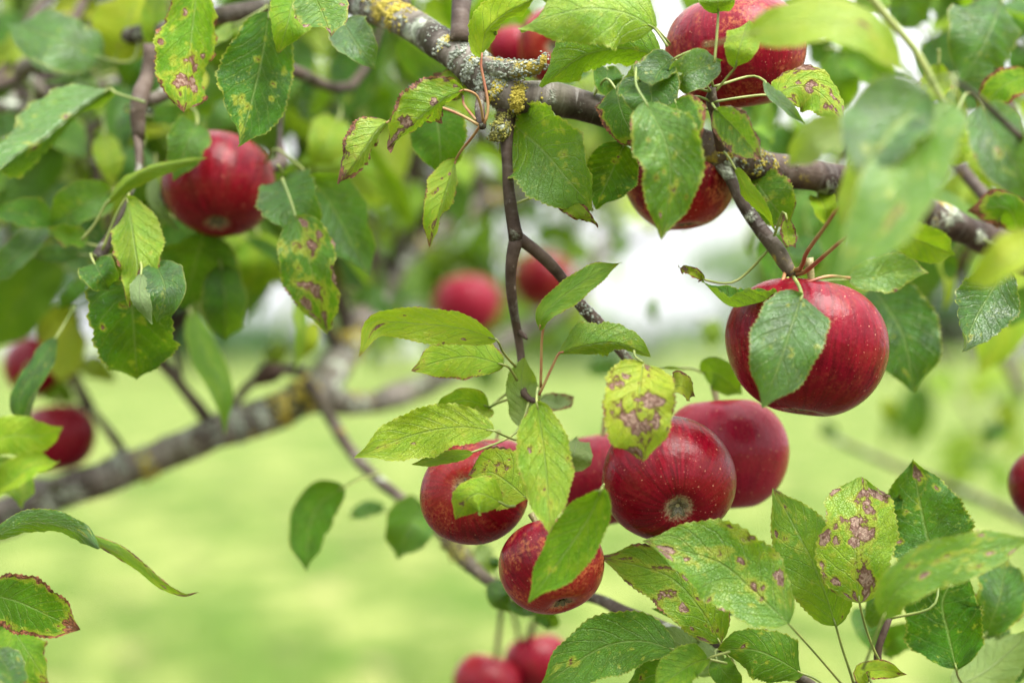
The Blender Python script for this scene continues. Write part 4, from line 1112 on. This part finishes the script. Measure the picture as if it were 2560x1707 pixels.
spurs = []
def try_spurs(n, x0, x1, y0, y1, d0, d1, k=5):
    c = 0
    while c < n:
        x, y = rng.uniform(x0, x1), rng.uniform(y0, y1)
        if gap(x, y): 
            if rng.random() < 0.9: continue
        spurs.append((x, y, rng.uniform(d0, d1), k)); c += 1
try_spurs(30, -100, 1000, -120, 330, 1.28, 1.7)
try_spurs(18, -100, 760, 330, 560, 1.30, 1.7)
try_spurs(12, 760, 1560, -100, 420, 1.5, 2.1)
try_spurs(13, 1560, 2660, -160, 420, 1.25, 1.8)
try_spurs(8, 2050, 2660, 400, 620, 1.25, 1.8)
try_spurs(34, -400, 2900, -300, 420, 1.9, 3.2)
try_spurs(40, 450, 1480, 300, 760, 1.9, 3.0)
try_spurs(8, 1700, 2560, 420, 650, 2.0, 3.0)
try_spurs(6, 2250, 2620, 880, 1180, 2.2, 3.0, 3)
try_spurs(44, -700, 1700, -900, -130, 1.45, 3.2, 6)  # overhead leaves above the frame, added to shade the background foliage
try_spurs(5, 750, 1300, 700, 830, 2.0, 2.8)
try_spurs(10, -900, 3300, -900, -250, 1.6, 3.0, 6)

# unseen crown leaves added behind the camera to darken light and reflections from there
for _ in range(95):
    a_ = rng.uniform(-0.25, PI + 0.25)
    r_ = rng.uniform(1.3, 2.6)
    spurs.append(('w', np.array([r_ * math.cos(a_), -r_ * math.sin(a_) * 0.9, rng.uniform(0.9, 2.5)]), 9.0, 6))

stuff_v, stuff_f, stuff_uv, stuff_mi = [], [], [], []
count = LEAF_N[0]
recs = []
spurs.sort(key=lambda s: s[2])
seen = lambda x, y: -60 < x < 2620 and -60 < y < 1760
for x, y, d, k in spurs:
    base = y if x == 'w' else P(x, y, d)
    for i in range(k):
        az = rng.uniform(0, 2 * PI)
        el = rng.uniform(-1.25, 0.35)
        dr = np.array([math.cos(az) * math.cos(el), math.sin(az) * math.cos(el), math.sin(el)])
        nz = norm(np.array([0, -0.35, 1.0]) + rng.normal(size=3) * 0.45)
        Y = norm(np.cross(nz, dr)); Z = np.cross(dr, Y)
        Ls = rng.uniform(0.055, 0.085)
        o3 = base + dr * Ls * 0.38
        recs.append((base, o3, dr, Y, Z, Ls, d, x != 'w' and seen(x, y)))
room = 292 - 0
per_branch_limit = 300 - count - 6
made = 0
crown_leaf_owner = {}
for base, o3, dr, Y, Z, Ls, d, vis in recs:
    kx = rng.integers(len(SHARED))
    age = float(np.clip(rng.normal(0.32, 0.28), 0, 1))
    if vis and made < per_branch_limit:
        o = bpy.data.objects.new('leaf', SHARED_ME[kx])
        C.objects.link(o)
        own_o, bd, bp = nearest_branch(o3)
        Mx = Matrix(((dr[0] * Ls, Y[0] * Ls, Z[0] * Ls, o3[0]), (dr[1] * Ls, Y[1] * Ls, Z[1] * Ls, o3[1]), (dr[2] * Ls, Y[2] * Ls, Z[2] * Ls, o3[2]), (0, 0, 0, 1)))
        o.parent = own_o
        o.matrix_parent_inverse = parent_world(own_o).inverted()
        o.matrix_basis = Mx
        o['age'] = age; o['blight'] = float(rng.random() * 0.3); o['rim'] = float(rng.random() * 0.4); o['seed'] = float(rng.random()); o['vary'] = 0.0; o['gloss'] = float(rng.uniform(0.15, 0.6))
        made += 1
    else:
        vs, fs, uv, mi = SHARED[kx]
        q = o3 + (np.array(vs) * Ls) @ np.stack([dr, Y, Z])
        b = len(stuff_v)
        stuff_v += list(q); stuff_uv += uv; stuff_mi += mi
        stuff_f += [tuple(j + b for j in t) for t in fs]
fo = mesh_obj('foliage', stuff_v, stuff_f, [M_LEAF, M_STALK], tree, uvs=stuff_uv, midx=stuff_mi)  # also holds the unseen leaves added to block light
fo['age'] = 0.34; fo['blight'] = 0.12; fo['rim'] = 0.15; fo['seed'] = 0.3; fo['vary'] = 0.9; fo['gloss'] = 0.35
fo['kind'] = 'stuff'
# thin twigs that carry those spurs
tv_, tf_, tu_ = [], [], []
for x, y, d, k in spurs:
    q = y if x == 'w' else P(x, y, d)
    _, bd, bp = nearest_branch(q)
    if x == 'w': continue
    if bd > 0.28: bp = q + np.array([rng.uniform(-0.05, 0.05), 0.05, 0.12])
    m_ = (q + bp) * 0.5 + np.array([0, 0, 0.05]) + rng.normal(size=3) * 0.03
    v, f, uv = tube(np.array([(*q, 0.0022), (*m_, 0.0032), (*bp, 0.0045)]), 9, 6, 0.2)
    b = len(tv_); tv_ += v; tu_ += uv; tf_ += [tuple(j + b for j in t) for t in f]
tw_ = mesh_obj('twigs', tv_, tf_, [M_BARK], tree, uvs=tu_)
tw_['young'] = 0.6; tw_['lichen'] = 0.2; tw_['kind'] = 'stuff'

# ------------------------------------------------------------------ apples
def apple_mesh(seed, squash):
    rs = np.random.default_rng(seed)
    nu, nv = 36, 44
    prof = []
    for i in range(nu + 1):
        ph = PI * i / nu
        rho = math.sin(ph) ** 0.86
        z = math.cos(ph)
        z = math.copysign(abs(z) ** 0.92, z) * squash
        rho *= 1.0 - 0.10 * max(0, -z) + 0.02 * max(0, z)
        z -= 0.30 * math.exp(-(rho / 0.27) ** 2) if z > 0 else 0
        z += 0.17 * math.exp(-(rho / 0.20) ** 2) if z < 0 else 0
        prof.append((rho, z))
    ph5 = rs.uniform(0, 6.28, 4)
    vs, fs = [], []
    for i, (rho, z) in enumerate(prof):
        for j in range(nv):
            a = 2 * PI * j / nv
            low = max(0, -z) ** 2
            r = rho * (1 + 0.020 * math.cos(5 * a + ph5[0]) * (0.3 + low) + 0.022 * math.cos(2 * a + ph5[1]) + 0.016 * math.cos(3 * a + ph5[2] + z))
            vs.append((r * math.cos(a), r * math.sin(a), z + 0.035 * math.cos(a + ph5[3]) * rho))
    for i in range(nu):
        for j in range(nv):
            j2 = (j + 1) % nv
            fs.append((i * nv + j, (i + 1) * nv + j, (i + 1) * nv + j2, i * nv + j2))
    me = bpy.data.meshes.new('apple')
    me.from_pydata(vs, [], fs)
    bm = bmesh.new(); bm.from_mesh(me)
    bmesh.ops.remove_doubles(bm, verts=bm.verts, dist=1e-4)
    bmesh.ops.recalc_face_normals(bm, faces=bm.faces)
    bm.to_mesh(me); bm.free()
    me.materials.append(M_APPLE)
    me.polygons.foreach_set('use_smooth', [True] * len(me.polygons))
    return me
APPLES = [apple_mesh(60 + i, s) for i, s in enumerate((0.86, 0.90, 0.83))]

def calyx_mesh():
    vs, fs = [], []
    def add(v, f):
        b = len(vs); vs.extend(v); fs.extend([tuple(i + b for i in q) for q in f])
    # dark cup, then five dry sepals that curl outward
    ring = [(0.055 * math.cos(a), 0.055 * math.sin(a), 0.0) for a in np.linspace(0, 2 * PI, 10, endpoint=False)]
    add(ring + [(0, 0, 0.06)], [(i, (i + 1) % 10, 10) for i in range(10)])
    for k in range(5):
        a = 2 * PI * k / 5 + 0.2
        ca, sa = math.cos(a), math.sin(a)
        L = 0.15 + 0.03 * ((k * 7) % 3)
        strip = []
        for q, wd, h in ((0.03, 0.045, 0.0), (0.08, 0.042, -0.05), (0.13, 0.026, -0.075), (L, 0.006, -0.055)):
            for s in (-1, 0, 1):
                strip.append((ca * q - sa * wd * s, sa * q + ca * wd * s, h - 0.012 * abs(s)))
        f = []
        for r in range(3):
            for c in range(2):
                f.append((r * 3 + c, r * 3 + c + 1, (r + 1) * 3 + c + 1, (r + 1) * 3 + c))
        add(strip, f)
    return vs, fs
cv, cf = calyx_mesh()
CAL = bpy.data.meshes.new('calyx'); CAL.from_pydata(cv, [], cf); CAL.materials.append(M_CALYX)
CAL.polygons.foreach_set('use_smooth', [True] * len(CAL.polygons))
sv, sf, _ = tube(np.array([(0, 0, 0.42, 0.055), (0.02, 0, 0.62, 0.042), (0.06, 0.02, 0.85, 0.045), (0.14, 0.03, 1.10, 0.065)]), 9, 8, 0.1)
STK = bpy.data.meshes.new('stalk'); STK.from_pydata([tuple(map(float, q)) for q in sv], [], sf); STK.materials.append(M_ASTALK)
STK.polygons.foreach_set('use_smooth', [True] * len(STK.polygons))

AN = [0]
def apple(x, y, r, d, axis, label, russet=0.15, pink=0.0, var=0, roll=None, stalk=True, group='ripe red apples on the tree'):
    """x, y, r: photo pixels; axis: (right, toward the camera, up) direction of the eye (calyx) end"""
    AN[0] += 1
    q = P(x, y, d)
    o = bpy.data.objects.new('apple', APPLES[var])
    C.objects.link(o)
    e = Vector((axis[0], -axis[1], axis[2])).normalized()
    quat = (-e).to_track_quat('Z', 'Y') @ Quaternion((0, 0, 1), roll if roll is not None else AN[0] * 1.3)
    s = r * K * d
    o.matrix_basis = Matrix.LocRotScale(Vector(q), quat, Vector((s, s, s)))
    o['seed'] = AN[0] * 0.37; o['russet'] = russet; o['pink'] = pink
    tag(o, label, 'apple', group)
    c = bpy.data.objects.new('calyx', CAL); C.objects.link(c); c.parent = o
    sq = (0.86, 0.90, 0.83)[var]
    c.location = (0, 0, -sq + 0.155)
    if stalk:
        k = bpy.data.objects.new('stalk', STK); C.objects.link(k); k.parent = o
    return o
apple(2018, 868, 201, 0.985, (-0.12, 0.10, -1), 'largest apple, hanging at the right under a short twig behind a veined leaf', 0.12, 0.05, 0)
apple(1672, 1200, 166, 0.985, (0.10, 0.86, -0.42), 'dark glossy apple whose star shaped eye faces the camera, in the middle of the cluster', 0.05, 0.0, 1)
apple(1810, 1135, 160, 1.052, (0.1, 0.1, -1), 'pinkish red apple tucked behind the one with the star shaped eye, below the largest apple', 0.05, 0.6, 1)
apple(1183, 1232, 133, 0.985, (-0.15, 0.75, 0.15), 'leftmost apple of the cluster, half covered by spotted leaves', 0.4, 0.0, 2)
apple(1379, 1416, 136, 0.96, (0.25, 0.5, -0.8), 'lowest cluster apple, orange mottled, with a clean leaf lying across it', 0.7, 0.05, 2)
apple(1512, 1195, 138, 1.07, (0.1, 0.0, -1), 'apple at the back of the cluster, mostly hidden between two leaves', 0.1, 0.35, 0)
apple(1236, 1168, 84, 1.06, (0, 0.1, -1), 'small pink patch of apple peeping out above the leftmost cluster apple', 0.1, 0.5, 1)
apple(1842, 130, 172, 1.0, (0.2, -0.1, -1), 'large apple at the top right with a grey russet patch, behind blurred leaves', 0.5, 0.1, 0)
apple(1700, 447, 142, 1.03, (0.1, 0.1, -1), 'red orange apple hidden under the bough, behind a ragged leaf', 0.8, 0.0, 1)
apple(1390, 118, 98, 1.17, (-0.1, 0.9, -0.15), 'blurred dark red apple above the bough with its eye showing', 0.6, 0.0, 2)
apple(1280, 120, 60, 1.24, (0, 0.1, -1), 'blurred crimson apple peeping over the lichen, left of the one with its eye showing', 0.1, 0.25, 1)
apple(547, 463, 141, 1.12, (0.05, 0.55, -0.85), 'round deep red apple at the left among dark leaves', 0.1, 0.0, 1)
apple(1168, 762, 84, 1.85, (0.1, 0.1, -1), 'blurred pink apple behind the long yellow green leaf at the centre', 0.05, 0.9, 1)
apple(1358, 700, 78, 1.95, (0.1, 0.3, -0.9), 'blurred red apple behind the fork of the hanging twig', 0.5, 0.1, 0)
apple(1025, 462, 36, 2.4, (0, 0.1, -1), 'tiny blurred pink apple between the leaves left of the hanging twig', 0.05, 0.6, 1)
apple(142, 1095, 94, 1.38, (0.1, 0.2, -1), 'blurred crimson apple just above the thick bough at the left edge', 0.05, 0.15, 1)
apple(98, 918, 88, 1.42, (-0.1, 0.2, -1), 'blurred pink red apple half hidden by a narrow dark leaf at the left edge', 0.05, 0.3, 0)
apple(1218, 1712, 88, 1.3, (-0.2, 0.1, -1), 'blurred apple at the bottom edge, left one of the low pair', 0.1, 0.1, 1)
apple(1345, 1655, 84, 1.32, (0.2, 0.1, -1), 'blurred apple at the bottom edge, right one of the low pair', 0.1, 0.2, 0)
apple(2622, 1210, 102, 1.08, (0, 0.2, -1), 'red apple cut off by the right edge', 0.1, 0.0, 1)
apple(2308, 658, 34, 1.9, (0, 0.1, -1), 'small blurred red apple under the bough at the far right', 0.05, 0.1, 1)
apple(1562, -28, 34, 1.1, (0, 0.1, -1), 'apple cut off by the top edge, left of the large russet patched apple', 0.1, 0.1, 1)
for rows in ([(1300, 1625, 1.32, 10), (1290, 1560, 1.28, 10), (1270, 1480, 1.2, 12)], [(1318, 1600, 1.31, 16), (1340, 1540, 1.27, 14), (1345, 1480, 1.12, 12)], [(1240, 1640, 1.30, 12), (1250, 1560, 1.26, 12), (1255, 1470, 1.12, 12)]):
    branch('twig', rows, None, 0.3, 0, 8)

print('leaves', LEAF_N[0], 'crown parts', made, 'crown total', len(recs), 'apples', AN[0])
